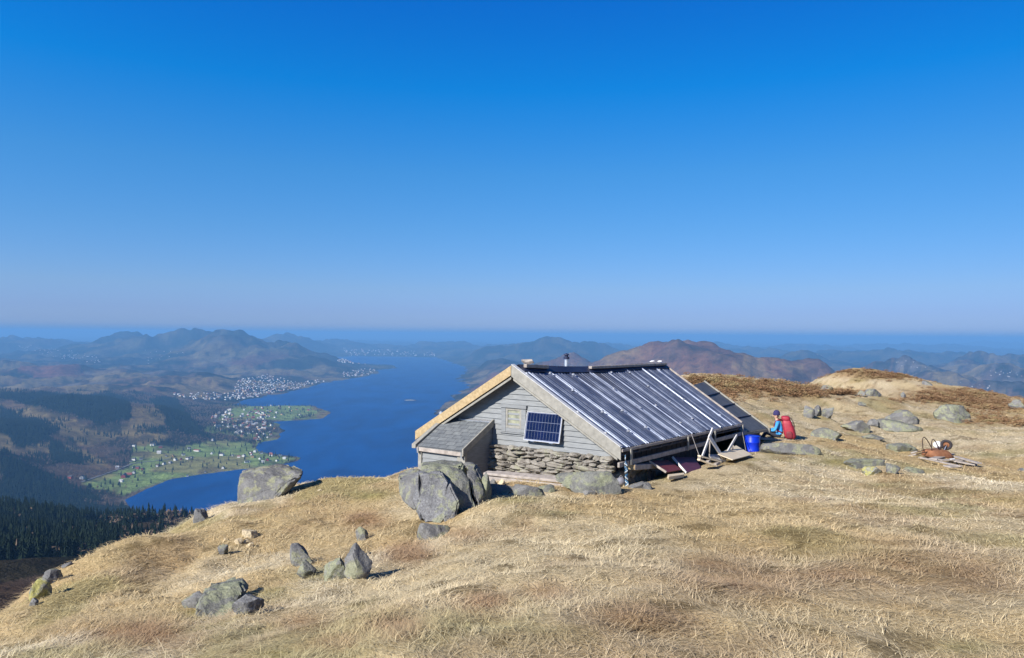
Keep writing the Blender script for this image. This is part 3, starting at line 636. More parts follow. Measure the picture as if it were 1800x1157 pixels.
mb = MB(); mb.slab([G(S1-0.35, NW_-0.03, -2.12), G(S1+0.0, NW_-0.03, -2.12), G(S1, NW_-0.10, -2.155), G(S1-0.35, NW_-0.10, -2.155)], ZV*-0.01); mb.slab([G(S0+0.35, NW_-0.03, -2.12), G(S1-0.36, NW_-0.03, -2.12), G(S1-0.36, NW_-0.09, -2.16), G(S0+0.35, NW_-0.09, -2.16)], ZV*-0.01); mb.build('flashing', m_alu, por)
mb = MB(); z = -3.8
while z < -2.74:
    mb.hexa([G(S0+0.08, -0.744, z), G(S1-0.02, -0.744, z), G(S1-0.02, -0.70, z), G(S0+0.08, -0.70, z), G(S0+0.08, -0.728, z+EX+.01), G(S1-0.02, -0.728, z+EX+.01), G(S1-0.02, -0.70, z+EX+.01), G(S0+0.08, -0.70, z+EX+.01)])
    k0, k1 = -0.70, NW_-0.03
    top = min(z+EX+.01, -2.22); ntop = max(k0, N0+(z+0.10+2.70)/0.55*1.1) if z > -2.78 else k0
    z += EX
z = -3.8
while z < -2.26:  # right side boards, clipped under the slope
    k0 = -0.70 if z+EX < -2.74 else N0+0.06+(z+EX*0.55+2.74)/0.53*1.07
    if k0 < NW_-0.08: mb.hexa([G(S1-0.05, k0, z), G(S1-0.004, k0, z), G(S1-0.004, NW_-0.03, z), G(S1-0.05, NW_-0.03, z), G(S1-0.05, k0, z+EX+.01), G(S1-0.020, k0, z+EX+.01), G(S1-0.020, NW_-0.03, z+EX+.01), G(S1-0.05, NW_-0.03, z+EX+.01)])
    z += EX
z = -3.8
while z < -2.26:
    k0 = -0.70 if z+EX < -2.74 else N0+0.06+(z+EX*0.55+2.74)/0.53*1.07
    if k0 < NW_-0.08: mb.hexa([G(S0+0.004, k0, z), G(S0+0.05, k0, z), G(S0+0.05, NW_-0.03, z), G(S0+0.004, NW_-0.03, z), G(S0+0.02, k0, z+EX+.01), G(S0+0.05, k0, z+EX+.01), G(S0+0.05, NW_-0.03, z+EX+.01), G(S0+0.02, NW_-0.03, z+EX+.01)])
    z += EX
pw = mb.build('porch_wall', m_paint, hut)
mb = MB(); rect(mb, S0-0.02, S0+0.079, -3.8, -2.745, -0.70, 0.07); mb.build('corner_board', m_trim, pw)
mb = MB(); rect(mb, S1-0.20, S1+0.02, -3.8, -2.745, -0.70, 0.07); mb.build('corner_board', m_trim, pw)
# small rear roof behind the far gable
P1, P2, P3, P4 = U(1238, 671, 24.15), U(1350, 753, 23.0), U(1323, 757, 21.9), U(1222, 676, 23.1)
P3 = P3-(P2-P3)*0.6; P4 = P4-(P1-P4)*0.9
rear = UVslab('rear_extension_roof', [P3, P2, P1, P4], 0.05, simple('rear_roof_slab', (0.055, 0.06, 0.07), (0.10, 0.105, 0.115), 5, 0.6), hut)
mb = MB()
for t in (0.27, 0.52, 0.76): mb.bar(lerp(P2, P1, t)+ZV*0.008, lerp(P3, P4, t)+ZV*0.008, 0.06, 0.012)
mb.build('roof_seam', m_flash, rear)
mb = MB(); mb.bar(P2+ZV*0.02, P1+ZV*0.02, 0.035, 0.05); mb.build('edge_trim', m_trim, rear)
mb = MB(); mb.bar(P3-ZV*0.05+TV*.03, P2-ZV*0.05+TV*.03, 0.03, 0.08); mb.bar(P2-ZV*0.06-RV*0.12+TV*0.05, P2-ZV*0.06+RV*0.05+TV*0.05, 0.06, 0.14); mb.build('fascia', m_trim, rear)
mb = MB(); e0, e1 = lerp(P3, P4, 0.12)-ZV*0.06, lerp(P2, P1, 0.12)-ZV*0.06; h0, h1 = lerp(P3, P4, 0.95)-ZV*0.06, lerp(P2, P1, 0.95)-ZV*0.06
gz = -4.0
for a_, b_ in ((e0, e1), (e1, h1), (h1, h0)):
    w_ = (b_-a_); w_.z = 0; w_ = w_.normalized(); o_ = Vector((-w_.y, w_.x, 0))*0.05
    mb.hexa([Vector((a_.x, a_.y, gz)), Vector((b_.x, b_.y, gz)), Vector((b_.x, b_.y, gz))+o_, Vector((a_.x, a_.y, gz))+o_, a_, b_, b_+o_, a_+o_])
mb.build('rear_extension_wall', m_darkwood, hut)

# solar panel, leaning out from the gable
so = thing('solar_panel', tuple(G(0.6, 0.1, -2.62)), 'dark blue framed solar panel tilted out from the hut gable beside the small window', 'solar panel')
pc = [U(927.6, 723.4, 16.57), U(989.5, 728.5, 16.06), U(983.5, 780.0, 15.97), U(921.0, 773.2, 16.50)]
ex = (pc[1]-pc[0]); ey = (pc[3]-pc[0]); pn = ey.cross(ex).normalized()
if pn.y > 0: pn = -pn
def P(u, v, h=0): return pc[0]+ex*u+ey*v+pn*h
mb = MB(); mb.slab([P(0.01, 0.01, 0), P(0.01, 0.99, 0), P(0.99, 0.99, 0), P(0.99, 0.01, 0)], pn*-0.02); mb.build('panel_backing', m_cellgap, so)
mb = MB()
for i in range(11):
    for j in range(3):
        u0, u1 = 0.03+i*0.94/11, 0.03+(i+1)*0.94/11-0.007; v0, v1 = 0.035+j*0.93/3, 0.035+(j+1)*0.93/3-0.012
        mb.slab([P(u0, v0, 0.004), P(u0, v1, 0.004), P(u1, v1, 0.004), P(u1, v0, 0.004)], pn*-0.003)
mb.build('solar_cells', m_cell, so)
mb = MB()
for a_, b_ in (((0, 0), (1, 0)), ((0, 1), (1, 1)), ((0, 0), (0, 1)), ((1, 0), (1, 1))): mb.bar(P(*a_, -0.004), P(*b_, -0.004), 0.011, 0.04, pn)
mb.build('frame', m_zinc, so, bevel=0.002)
for u in (0.22, 0.75): mb = MB(); mb.bar(P(u, 1.0, -0.02), P(u, 1.0, -0.02)+RV*0.2+ZV*-0.06, 0.10, 0.04); mb.build('bracket', m_alu, so)

# things along the gable foot
def gz_at(p): return nz(p.x, p.y)
bench = thing('plank_bench', tuple(U(920, 850, 14.9)), 'long weathered plank bench in front of the drystone footing', 'bench')
a_, b_ = U(849, 831, 15.35), U(992, 845, 14.35)
mb = MB(); mb.slab([a_+RV*0.0, b_, b_+RV*0.17+ZV*0.02, a_+RV*0.17+ZV*0.02], ZV*-0.05); mb.build('seat', m_oldwood, bench, bevel=0.008)
mb = MB(); mb.bar(a_-ZV*0.11+TV*0.12, b_-ZV*0.125, 0.05, 0.10); mb.build('front_beam', m_oldwood, bench, bevel=0.008)
mb = MB(); mb.slab([a_+RV*0.18+TV*0.15+ZV*.01, lerp(a_, b_, .98)+RV*0.18+ZV*.01, lerp(a_, b_, .98)+RV*0.30+ZV*.02, a_+RV*0.30+TV*0.15+ZV*.02], ZV*-0.04); mb.build('seat', m_oldwood, bench, bevel=0.006)

# ------------------------------------------------------------------ clutter under the eave
def E2(px, py, out=0.0):
    """a point under the eave line at photo column px: depth taken from the eave, then moved out"""
    lo, hi = 0.0, 1.0
    for _ in range(40):
        m = (lo+hi)/2; p = lerp(RN, RF, m); q = proj(p.x, p.y, p.z)[0]
        lo, hi = (m, hi) if q < px else (lo, m)
    p = lerp(RN, RF, lo); q = p.x/p.y
    return U(px, py, p.y-out/(0.566-0.824*q))
def E3(px, py, out=0.0): return E2(px, py, out+0.12)
def base_of(pts):
    c = sum(pts, Vector())/len(pts); return (c.x, c.y, min(p.z for p in pts))
def board(name, label, cat, quad, th, mat, part=None, edge=None, group=None):
    q = [Vector(p) for p in quad]; n = (q[1]-q[0]).cross(q[3]-q[0]).normalized()
    if n.z < 0: n = -n
    mb = MB(); mb.slab(q, n*-th); o = mb.build(name, mat); tag(o, label, cat, group)
    return o
def two(name, label, cat, quad, th, mat, edge_mat):
    t = thing(name, base_of([Vector(p) for p in quad]), label, cat)
    q = [Vector(p) for p in quad]; n = (q[1]-q[0]).cross(q[3]-q[0]).normalized()
    if n.z < 0: n = -n
    mb = MB(); mb.slab(q, n*-th); mb.build('panel', mat, t)
    mb = MB(); mb.bar(q[0]+n*0.004, q[3]+n*0.004, 0.03, th+0.022, n); mb.build('edge_strip', edge_mat, t)
    return t
two('board', 'flat maroon board leaning under the hut eave, left of the purple one', 'board', [E3(1141, 811, -0.1), E3(1173, 808.5, -0.1), E3(1199, 825, 0.25), E3(1171, 830.5, 0.25)], 0.022, m_red, m_oldwood)
two('board', 'dark purple board tilted against the hut side with a pale edge strip', 'board', [E3(1182, 804, -0.1), E3(1220, 803.5, -0.1), E3(1233, 823, 0.3), E3(1206, 831.5, 0.3)], 0.022, m_purple, m_whitewood)
board('plank', 'short pale plank lying on the grass below the maroon board', 'plank', [E2(1174, 834, 0.5), E2(1202, 831, 0.5), E2(1203, 834, 0.62), E2(1176, 838, 0.62)], 0.07, m_ply)
t = thing('timber_beam', base_of([E2(1130, 826)]), 'thick square timber beam with sawn end under the near eave corner', 'beam')
mb = MB(); mb.bar(E2(1108, 821, 0.02), E2(1153, 818, -0.05), 0.22, 0.11); mb.build('beam_body', m_oldwood, t, bevel=0.008)
d_ = (E2(1153, 818, -0.05)-E2(1108, 821, 0.02)).normalized(); mb = MB(); p_ = E2(1108, 821, 0.02); mb.bar(p_-d_*0.014, p_-d_*0.001, 0.20, 0.095); mb.build('sawn_end', m_newwood, t)
for k, (px_, pb) in enumerate(((1141, 846), (1146, 844), (1150, 842))):
    mb = MB(); mb.bar(E2(px_, 828, -0.05), E2(px_+0.5, pb+6, -0.05), 0.035, 0.05, TV); tag(mb.build('post', m_darkwood), 'thin dark post in the row of three under the timber beam', 'post', 'thin posts under the timber beam')
# buoy and rope at the corner
t = thing('buoy_ball', tuple(E2(1092, 852, 0.02)), 'grey ball buoy sitting in the shade by the near hut corner', 'buoy')
mb = MB(); c_ = E2(1091.5, 846, -0.02); mb.lathe([(0.085*math.sin(math.pi*k/14)+0.0005, -0.085*math.cos(math.pi*k/14)) for k in range(15)], 20, Matrix.Translation(c_)); mb.build('ball', m_ball, t, smooth=True)
mb = MB(); mb.tube([c_+ZV*0.08+Vector((0.03*math.cos(a), 0, 0.03*math.sin(a))) for a in np.linspace(-0.6, 3.8, 12)], 0.007, 6); mb.build('eyelet', m_cable, t, smooth=True)
t = thing('hanging_rope', tuple(E2(1101, 858, 0.1)), 'tangled blue and white rope hanging from the near eave post', 'rope')
m_rope_a = simple('white_rope', (0.36, 0.42, 0.48), (0.6, 0.66, 0.7), 40, 0.8); m_rope_b = simple('blue_rope', (0.02, 0.09, 0.22), (0.06, 0.2, 0.34), 40, 0.8); m_rope_c = simple('dark_rope', (0.03, 0.03, 0.03), (0.08, 0.07, 0.06), 40, 0.8)
for k, mt in enumerate((m_rope_a, m_rope_b, m_rope_c, m_rope_a, m_rope_b)):
    pts = []
    for i in range(36):
        f_ = i/35; p_ = lerp(E2(1099, 800, 0.1), E2(1102.5, 858, 0.1), f_); r_ = 0.004 if f_ < 0.25 else 0.028
        pts.append(p_+Vector((r_*math.sin(i*1.3+k*1.9), r_*math.cos(i*0.9+k*2.3), 0)))
    mb = MB(); mb.tube(pts, 0.009, 6); mb.build('strand', mt, t, smooth=True)
# white trestle
t = thing('white_trestle', base_of([E3(1258, 812, 0.3)]), 'broken white trestle of crossed planks leaning below the eave', 'trestle')
def plank(parent, a_, b_, w, h, mat=m_whitewood, name='plank'):
    mb = MB(); mb.bar(a_, b_, w, h, TV); return mb.build(name, mat, parent, bevel=0.004)
plank(t, E3(1252.5, 754, 0.22), E3(1234.5, 803, 0.30), 0.085, 0.03)
plank(t, E3(1246, 766, 0.27), E3(1275, 812, 0.42), 0.11, 0.03)
plank(t, E3(1295, 766, 0.26), E3(1268, 813, 0.38), 0.075, 0.03)
plank(t, E3(1289, 783, 0.34), E3(1286, 808, 0.34), 0.035, 0.025, m_oldwood, 'brace'); plank(t, E3(1248, 776, 0.12), E3(1247, 806, 0.1), 0.03, 0.025, m_oldwood, 'brace')
t = thing('pallet', base_of([E3(1245, 815, 0.4)]), 'pale wooden pallet lying on edge left of the white trestle', 'pallet')
mb = MB(); mb.bar(E3(1229, 801.5, 0.40), E3(1266, 812, 0.62), 0.09, 0.03, ZV); mb.build('top_slat', m_ply, t); mb = MB(); mb.bar(E3(1228, 808, 0.45), E3(1258, 819, 0.66), 0.09, 0.035, ZV); mb.build('bottom_slat', m_ply, t)
for f_ in (0.03, 0.5, 0.95): mb = MB(); mb.bar(lerp(E3(1229, 803, 0.38), E3(1266, 813, 0.6), f_), lerp(E3(1228, 808, 0.42), E3(1258, 818, 0.63), f_), 0.06, 0.07, TV); mb.build('spacer', m_oldwood, t)
board('plywood_sheet', 'pale plywood sheet lying beside the blue barrel', 'plywood', [E3(1262, 798, 0.42), E3(1294, 783, 0.15), E3(1322, 799, 0.45), E3(1288, 808, 0.72)], 0.02, m_ply)
board('board', 'small white board lying behind the crossed trestle planks', 'board', [E3(1245, 799, 0.02), E3(1262, 799, 0.02), E3(1268, 810, 0.2), E3(1250, 805, 0.2)], 0.02, m_whitewood)
# blue barrel
bx = E2(1322, 799, 0.08); bx.z = E2(1322, 801, 0.08).z-0.05; t = thing('blue_barrel', tuple(bx), 'bright blue plastic barrel standing at the far end of the hut eave', 'barrel')
rb = 13.2*bx.y/F; hb = (803-765)*bx.y/F
mb = MB(); mb.lathe([(rb*0.97, -0.12), (rb, -0.08), (rb, hb*0.30), (rb*1.03, hb*0.32), (rb*1.03, hb*0.36), (rb, hb*0.38), (rb, hb*0.68), (rb*1.03, hb*0.70), (rb*1.03, hb*0.74), (rb, hb*0.76), (rb, hb*0.95), (rb*0.95, hb*0.985), (rb*0.5, hb*0.99), (0.01, hb*0.99)], 32, Matrix.Translation(bx)); mb.build('barrel_body', m_barrel, t, smooth=True)
mb = MB(); mb.lathe([(rb*1.0, hb*0.955), (rb*1.02, hb*0.965), (rb*1.02, hb*0.995), (rb*0.97, hb*1.0), (rb*0.95, hb*0.985)], 32, Matrix.Translation(bx)); mb.build('rim', m_barrel, t, smooth=True)
# guy wires
mb = MB(); mb.tube([E2(1215, 762, 0.05), E2(1229, 801, 0.36)], 0.008, 6); tag(mb.build('guy_wire', m_cable), 'thin grey guy wire running from roof edge to the pallet', 'wire')
mb = MB(); mb.tube([E2(1305, 760, 0.1), E2(1311, 792, 0.25)], 0.008, 6); tag(mb.build('guy_wire', m_cable), 'thin grey guy wire hanging in front of the blue barrel', 'wire')

# ------------------------------------------------------------------ rocks
def rock_mesh(w, dp, h, seed, nplanes=15, flat=0.0, lean=0.0, rough=0.10, sub=4, lo=0.52):
    bm = bmesh.new(); bmesh.ops.create_icosphere(bm, subdivisions=sub, radius=1.0)
    r_ = np.random.default_rng(seed); P_ = r_.normal(0, 1, (nplanes, 3)); P_ /= np.linalg.norm(P_, axis=1)[:, None]; D_ = r_.uniform(lo, 0.95, nplanes)
    V = np.array([v.co[:] for v in bm.verts]); dots = V @ P_.T
    rad = np.where(dots > 0.02, D_/np.maximum(dots, 0.02), 9).min(1); rad = np.minimum(rad, 1.25)
    o = r_.uniform(0, 90, 3)
    nn = (fbm(V[:, 0]*2.2+o[0]+V[:, 2], V[:, 1]*2.2+o[1]-V[:, 2]*1.3, 4, seed % 97)-0.5)*rough*2+(fbm(V[:, 0]*7+o[1], V[:, 2]*7+V[:, 1]*3+o[2], 3, seed % 89)-0.5)*rough*0.7
    V = V*(rad+nn)[:, None]
    mn, mx = V.min(0), V.max(0); V = (V-(mn+mx)/2)/((mx-mn)/2)
    V[:, 0] += lean*V[:, 2]
    V[:, 0] = V[:, 0]/np.abs(V[:, 0]).max()
    V = V*np.array([w/2, dp/2, h/2])
    for v, c in zip(bm.verts, V): v.co = c
    me = bpy.data.meshes.new('rock'); bm.to_mesh(me); bm.free()
    me.polygons.foreach_set('use_smooth', [True]*len(me.polygons))
    me.set_sharp_from_angle(angle=R_(38))
    return me
ROCK_XY = []
_hd = np.exp(np.linspace(math.log(3.0), math.log(90), 900))
def near_hit(px, py, guess, tol=0.4):
    p = U(px, py, 1.0); zz = near_z(p.x*_hd, _hd); k = np.nonzero(zz >= p.z*_hd)[0]
    if len(k) and abs(_hd[k[0]]-guess) < tol*guess: return float(_hd[k[0]])
    return guess
def rock(label, box, d, seed, mat=None, bury=0.25, dpr=0.8, lean=0.0, name='boulder', nplanes=15, rough=0.10, rot=0.0, group=None, cat='rock', snap=True, lo=0.52):
    x0, y0, x1, y1 = box; d = near_hit((x0+x1)/2, y1-1, d) if snap else d; k = d/F
    w = (x1-x0)*k; h = (y1-y0)*k*(1+bury); dp = w*dpr
    top = U((x0+x1)/2, y0, d+dp*0.35); bot = U((x0+x1)/2, y1, d)
    cz = (top.z+bot.z)/2-(top.z-bot.z)*bury/2; h = (top.z-bot.z)*(1+bury)
    me = rock_mesh(w*1.03, dp, h, seed, nplanes, lean=lean, rough=rough, lo=lo); me.materials.append(mat or m_rock)
    c = U((x0+x1)/2, (y0+y1)/2, d+dp*0.4); o = bpy.data.objects.new(name, me); COL.objects.link(o)
    o.location = (c.x, c.y, cz); o.rotation_euler = (0, rot, 0)
    ROCK_XY.append((c.x, c.y, w/2, dp/2))
    return tag(o, label, cat, group)
L, K, Y_, Dk, Pl = m_rock_lichen, m_rock, m_rock_yellow, m_rock_dark, m_rock_pale
rock('small lumpy rock against the front of the long edge boulder', (456, 839, 497, 872), 16.6, 8, K, 0.2, 0.7)
# the big group below the porch
def hull_rock(label, front, back_d, mat, seed, name='boulder', cat='rock', bury=0.0):
    pts = [U(*p) for p in front]; pts += [p+Vector((p.x/p.y, 1, p.z/p.y*0.4))*back_d*(0.75+0.35*((i*37) % 10)/10) for i, p in enumerate(list(pts))]
    c = sum(pts, Vector())/len(pts)
    for p in pts:
        if bury and p.z < c.z: p.z -= bury
    bm = bmesh.new()
    for p in pts: bm.verts.new(c+(p-c)*0.985-c)
    r_ = bmesh.ops.convex_hull(bm, input=bm.verts); bmesh.ops.delete(bm, geom=[v for v in bm.verts if not v.link_faces], context='VERTS')
    bmesh.ops.bevel(bm, geom=bm.edges[:], offset=0.035, segments=2, affect='EDGES', clamp_overlap=True)
    bmesh.ops.triangulate(bm, faces=bm.faces[:])
    for _ in range(3):
        long_ = [e_ for e_ in bm.edges if e_.calc_length() > 0.07]
        if long_: bmesh.ops.subdivide_edges(bm, edges=long_, cuts=1); bmesh.ops.triangulate(bm, faces=[f for f in bm.faces if len(f.verts) > 3])
    bm.normal_update()
    V = np.array([v.co[:] for v in bm.verts]); nn = (fbm(V[:, 0]*3+V[:, 1]*1.3+seed, V[:, 2]*3+V[:, 1]*1.7, 4, seed)-0.5)*0.11+(fbm(V[:, 0]*14+V[:, 1]*6, V[:, 2]*14-V[:, 1]*6+seed, 3, seed+5)-0.5)*0.035
    for v, d in zip(bm.verts, nn): v.co += v.normal*d
    me = bpy.data.meshes.new(name); bm.to_mesh(me); bm.free(); me.polygons.foreach_set('use_smooth', [True]*len(me.polygons)); me.set_sharp_from_angle(angle=R_(42)); me.materials.append(mat)
    o = link(name, me); o.location = c; mn = min(pts, key=lambda p: p.z); ROCK_XY.append((c.x, c.y, 0.3, 0.3)); return tag(o, label, cat)
OD = near_hit(770, 920, 12.0)-12.0
def od(l): return [(a, b, d+OD) for a, b, d in l]
hull_rock('long rounded grey boulder perched on the grassy edge above the fjord', [(a, b, near_hit(470, 880, 17.3)+c) for a, b, c in [(418, 852, .1), (423, 839, .3), (448, 828, .5), (482, 823, .7), (514, 825, .7), (534, 833, .5), (527, 838, .3), (505, 849, .15), (472, 864, 0), (440, 882, -.05), (418, 876, 0)]], 1.0, m_rock, 31, bury=0.38)
hull_rock('tilted lichen-topped boulder in the left foreground grass', [(a, b, near_hit(380, 1090, 7.2)+c) for a, b, c in [(340, 1094, 0), (345, 1064, .12), (362, 1041, .28), (386, 1030, .4), (424, 1027, .5), (438, 1042, .4), (408, 1074, .1), (384, 1096, -.02), (362, 1104, -.05)]], 0.5, m_rock_lichen, 32, bury=0.06)
hull_rock('big cracked grey boulder with a dark forward face at the foot of the porch', od([(737, 833, 12.35), (776, 830, 12.4), (790, 848, 12.2), (806, 884, 12.05), (801, 914, 12.0), (776, 922, 11.95), (742, 922, 12.0), (733, 900, 12.1), (722, 880, 12.3), (728, 842, 12.5)]), 1.0, m_rock_dark, 21)
hull_rock('lichen-streaked slab forming the left flank of the cracked boulder', od([(698, 842, 12.9), (728, 830, 12.8), (738, 834, 12.5), (724, 882, 12.4), (732, 902, 12.3), (716, 890, 12.5), (700, 868, 12.8)]), 0.9, m_rock, 22)
hull_rock('tall lichen-covered block rising behind the dark face up to the porch', od([(742, 818, 13.0), (772, 817, 13.0), (814, 818, 12.9), (824, 846, 12.6), (838, 904, 12.3), (826, 912, 12.2), (808, 900, 12.2), (806, 882, 12.3), (790, 846, 12.45), (777, 829, 12.6), (740, 831, 12.7)]), 0.8, m_rock_lichen, 23)
hull_rock('narrow upright block split off at the right of the cracked boulder', od([(816, 818, 12.9), (836, 822, 12.9), (848, 846, 12.75), (852, 866, 12.65), (848, 900, 12.5), (840, 904, 12.4), (826, 846, 12.6)]), 0.8, m_rock, 24)
rock('square grey block at the very foot of the outcrop', (734, 917, 792, 949), 11.7, 52, K, 0.3, 0.9, nplanes=9)
rock('narrow lichen rock between the outcrop and the plank bench', (842, 829, 864, 882), 13.4, 61, L, 0.2, 1.0)
# in the foreground grass
rock('dark rock standing in for the shaded right underside of the tilted foreground boulder', (410, 1044, 462, 1084), 7.7, 74, Dk, 0.3, 0.7)  # added dark rock in place of the boulder's own shadowed underside
rock('low flat slab left of the tilted foreground boulder', (322, 1040, 362, 1070), 7.5, 77, K, 0.5, 0.8)
rock('dark grass-capped rock at the left of the foreground rock ring', (509, 956, 552, 996), 9.6, 81, K, 0.2, 0.8)
rock('small lichen rock below the grass-capped one in the rock ring', (521, 986, 556, 1019), 9.1, 85, L, 0.3, 0.8)
rock('leaning lichen slab in the middle of the rock ring', (569, 979, 612, 1022), 9.0, 89, L, 0.2, 0.7, 0.35, nplanes=9)
rock('pointed dark-sided rock at the right of the rock ring', (602, 957, 654, 1020), 8.9, 93, K, 0.15, 0.9, -0.05, nplanes=8)
rock('small upright stone behind the pointed rock', (618, 958, 634, 982), 9.5, 97, K, 0.4, 0.9)
rock('small pinkish stone up the slope above the pointed rock', (625, 925, 648, 952), 10.3, 101, K, 0.3, 0.9)
rock('low grey stone left of the pale stone heap', (384, 957, 401, 976), 11.5, 105, K, 0.4, 0.9)
for i, (b_, lb) in enumerate((((425, 930, 452, 948), 'largest pale sandy stone on top of the small pale heap'), ((412, 946, 426, 958), 'pale sandy stone at the left foot of the pale heap'), ((428, 948, 440, 957), 'small pale sandy stone in the middle of the pale heap'), ((432, 953, 447, 963), 'pale sandy stone lowest in the pale heap'), ((393, 945, 401, 952), 'lone pale pebble left of the pale heap'), ((558, 860, 568, 865), 'flat pale stone in the grass near the edge boulder'))):
    rock(lb, b_, 12.0 if i < 5 else 17, 110+i, Pl, 0.5, 0.9, name='stone', group='pale stones in the grass', cat='stone')
rock('grey rock jutting from the edge of the slope against the blue water', (341, 894, 366, 918), 15.4, 121, K, 0.3, 0.9)
rock('yellow lichen-covered rock on the far left edge of the slope', (54, 1018, 86, 1056), 10.1, 125, Y_, 0.7, 1.1)
rock('grey slab behind the yellow lichen rock on the left edge', (74, 1000, 108, 1028), 10.6, 127, K, 0.6, 0.9)
rock('small white-topped stone below the yellow lichen rock', (52, 1052, 66, 1068), 9.9, 129, K, 0.3, 0.9)
rock('thin flat stone on the left skyline of the slope', (108, 989, 128, 999), 11.3, 131, K, 0.4, 0.9)
# along the footing
rock('large green lichen boulder under the right end of the plank bench', (976, 828, 1092, 868), 14.1, 135, L, 0.4, 0.6, nplanes=10)
rock('row stone of dark grey rock below the bench, left one', (850, 850, 902, 872), 13.9, 141, K, 0.5, 0.7)
rock('dark grey rock below the middle of the bench', (900, 850, 958, 873), 13.8, 143, K, 0.5, 0.7)
rock('small rounded grey rock under the bench near its right end', (944, 852, 975, 868), 14.0, 145, L, 0.5, 0.7)
rock('pale angular stone under the left end of the bench', (872, 841, 888, 858), 14.2, 147, Pl, 0.3, 0.8, name='stone', cat='stone')
rock('grey stone left of the pale angular one under the bench', (858, 841, 874, 856), 14.4, 149, K, 0.4, 0.8, name='stone', cat='stone')
rock('flat grey stone at the grass rim below the hut corner', (1128, 848, 1150, 862), 14.9, 151, K, 0.5, 0.9, name='stone', cat='stone')
rock('flat grey slab in the shade at the near hut corner', (1103, 846, 1142, 860), 15.4, 153, K, 0.5, 0.7)
rock('flat stone half buried in the grass before the big green boulder', (1024, 861, 1052, 871), 13.3, 155, K, 0.6, 0.7, name='stone', cat='stone')
# right side
rock('long low grey slab in the grass below the seated hiker', (1336, 776, 1436, 801), 22.5, 161, K, 0.5, 0.5, nplanes=11)
rock('low rounded boulder nearest right of the hiker', (1426, 752, 1478, 772), 29, 163, L, 0.4, 0.7, nplanes=10)
rock('rounded boulder left of the large leaning slabs', (1476, 738, 1528, 760), 31, 165, K, 0.3, 0.7, nplanes=10)
rock('large upright grey boulder at the back of the slab cluster', (1549, 720, 1612, 746), 33, 167, K, 0.3, 0.7, nplanes=10)
rock('big leaning lichen slab at the front of the slab cluster', (1530, 737, 1622, 760), 30.5, 169, L, 0.3, 0.5, 0.1, nplanes=9)
rock('small rock wedged left of the leaning lichen slab', (1521, 736, 1546, 752), 31.2, 171, K, 0.4, 0.8)
rock('broad lichen boulder alone on the slope at far right', (1640, 711, 1703, 743), 38, 173, L, 0.3, 0.7, nplanes=11)
rock('left rock of the trio behind the hiker', (1412, 713, 1431, 736), 33, 175, K, 0.3, 0.8)
rock('middle rock of the trio behind the hiker', (1427, 712, 1445, 734), 34, 177, K, 0.3, 0.8)
rock('slanting right rock of the trio behind the hiker', (1441, 715, 1464, 737), 33, 179, K, 0.3, 0.8, 0.4)
rock('left rock of the distant pair beneath the hilltop', (1506, 686, 1521, 698), 56, 181, K, 0.3, 0.8)
rock('right rock of the distant pair beneath the hilltop', (1521, 683, 1551, 698), 56, 183, K, 0.3, 0.8, nplanes=9)
rock('far grey rock at the left foot of the hilltop', (1440, 677, 1466, 689), 66, 185, K, 0.4, 0.8)
rock('tiny rock on the far right skyline', (1620, 669, 1641, 679), 70, 187, K, 0.4, 0.8)
rock('pale rock face on the far right slope', (1776, 702, 1802, 722), 62, 189, K, 0.4, 0.8)
rock('low green rock in the grass above the wheelbarrow', (1556, 779, 1610, 797), 24.5, 191, L, 0.5, 0.7, nplanes=11)
rock('wide flat lichen slab below left of the wheelbarrow', (1480, 806, 1553, 824), 18.3, 193, L, 0.5, 0.6, nplanes=10)
rock('mossy slab in front of the wide flat lichen slab', (1516, 820, 1552, 837), 17.3, 195, Y_, 0.5, 0.7)
rock('pinkish flat stone right of the mossy slab', (1557, 815, 1583, 834), 18, 197, K, 0.5, 0.7, name='stone', cat='stone')
rock('small green slab left of the plank pile', (1588, 821, 1624, 832), 18.4, 199, L, 0.5, 0.7)
rock('flat grey stone lying in front of the leaning slabs', (1516, 764, 1556, 773), 28, 201, K, 0.5, 0.7, name='stone', cat='stone')
rock('small dark stone on the hill slope behind the leaning slabs', (1583, 689, 1592, 700), 58, 203, Dk, 0.3, 0.8, name='stone', cat='stone')
rock('small grey stone in the grass above the leaning slabs', (1508, 706, 1522, 716), 45, 205, K, 0.4, 0.8, name='stone', cat='stone')
rock('small pinkish stone at the right frame edge', (1790, 822, 1803, 830), 19, 207, K, 0.4, 0.8, name='stone', cat='stone')
# stones weighing down the ridge
c_ = roofpt(0.06, 0, 0.17); me = rock_mesh(0.30, 0.12, 0.12, 211); me.materials.append(m_oldwood); o = link('stone', me); o.location = c_; tag(o, 'pale flat stone weighing down the near end of the hut ridge', 'stone')
for u_, lb in ((0.86, 'small pale stone left of the pair on the far ridge plank'), (0.925, 'small pale stone right of the pair on the far ridge plank')):
    c_ = roofpt(u_, 0.02, 0.20); me = rock_mesh(0.16, 0.08, 0.06, int(u_*1000)); me.materials.append(m_sack); o = link('stone', me); o.location = c_; tag(o, lb, 'stone')

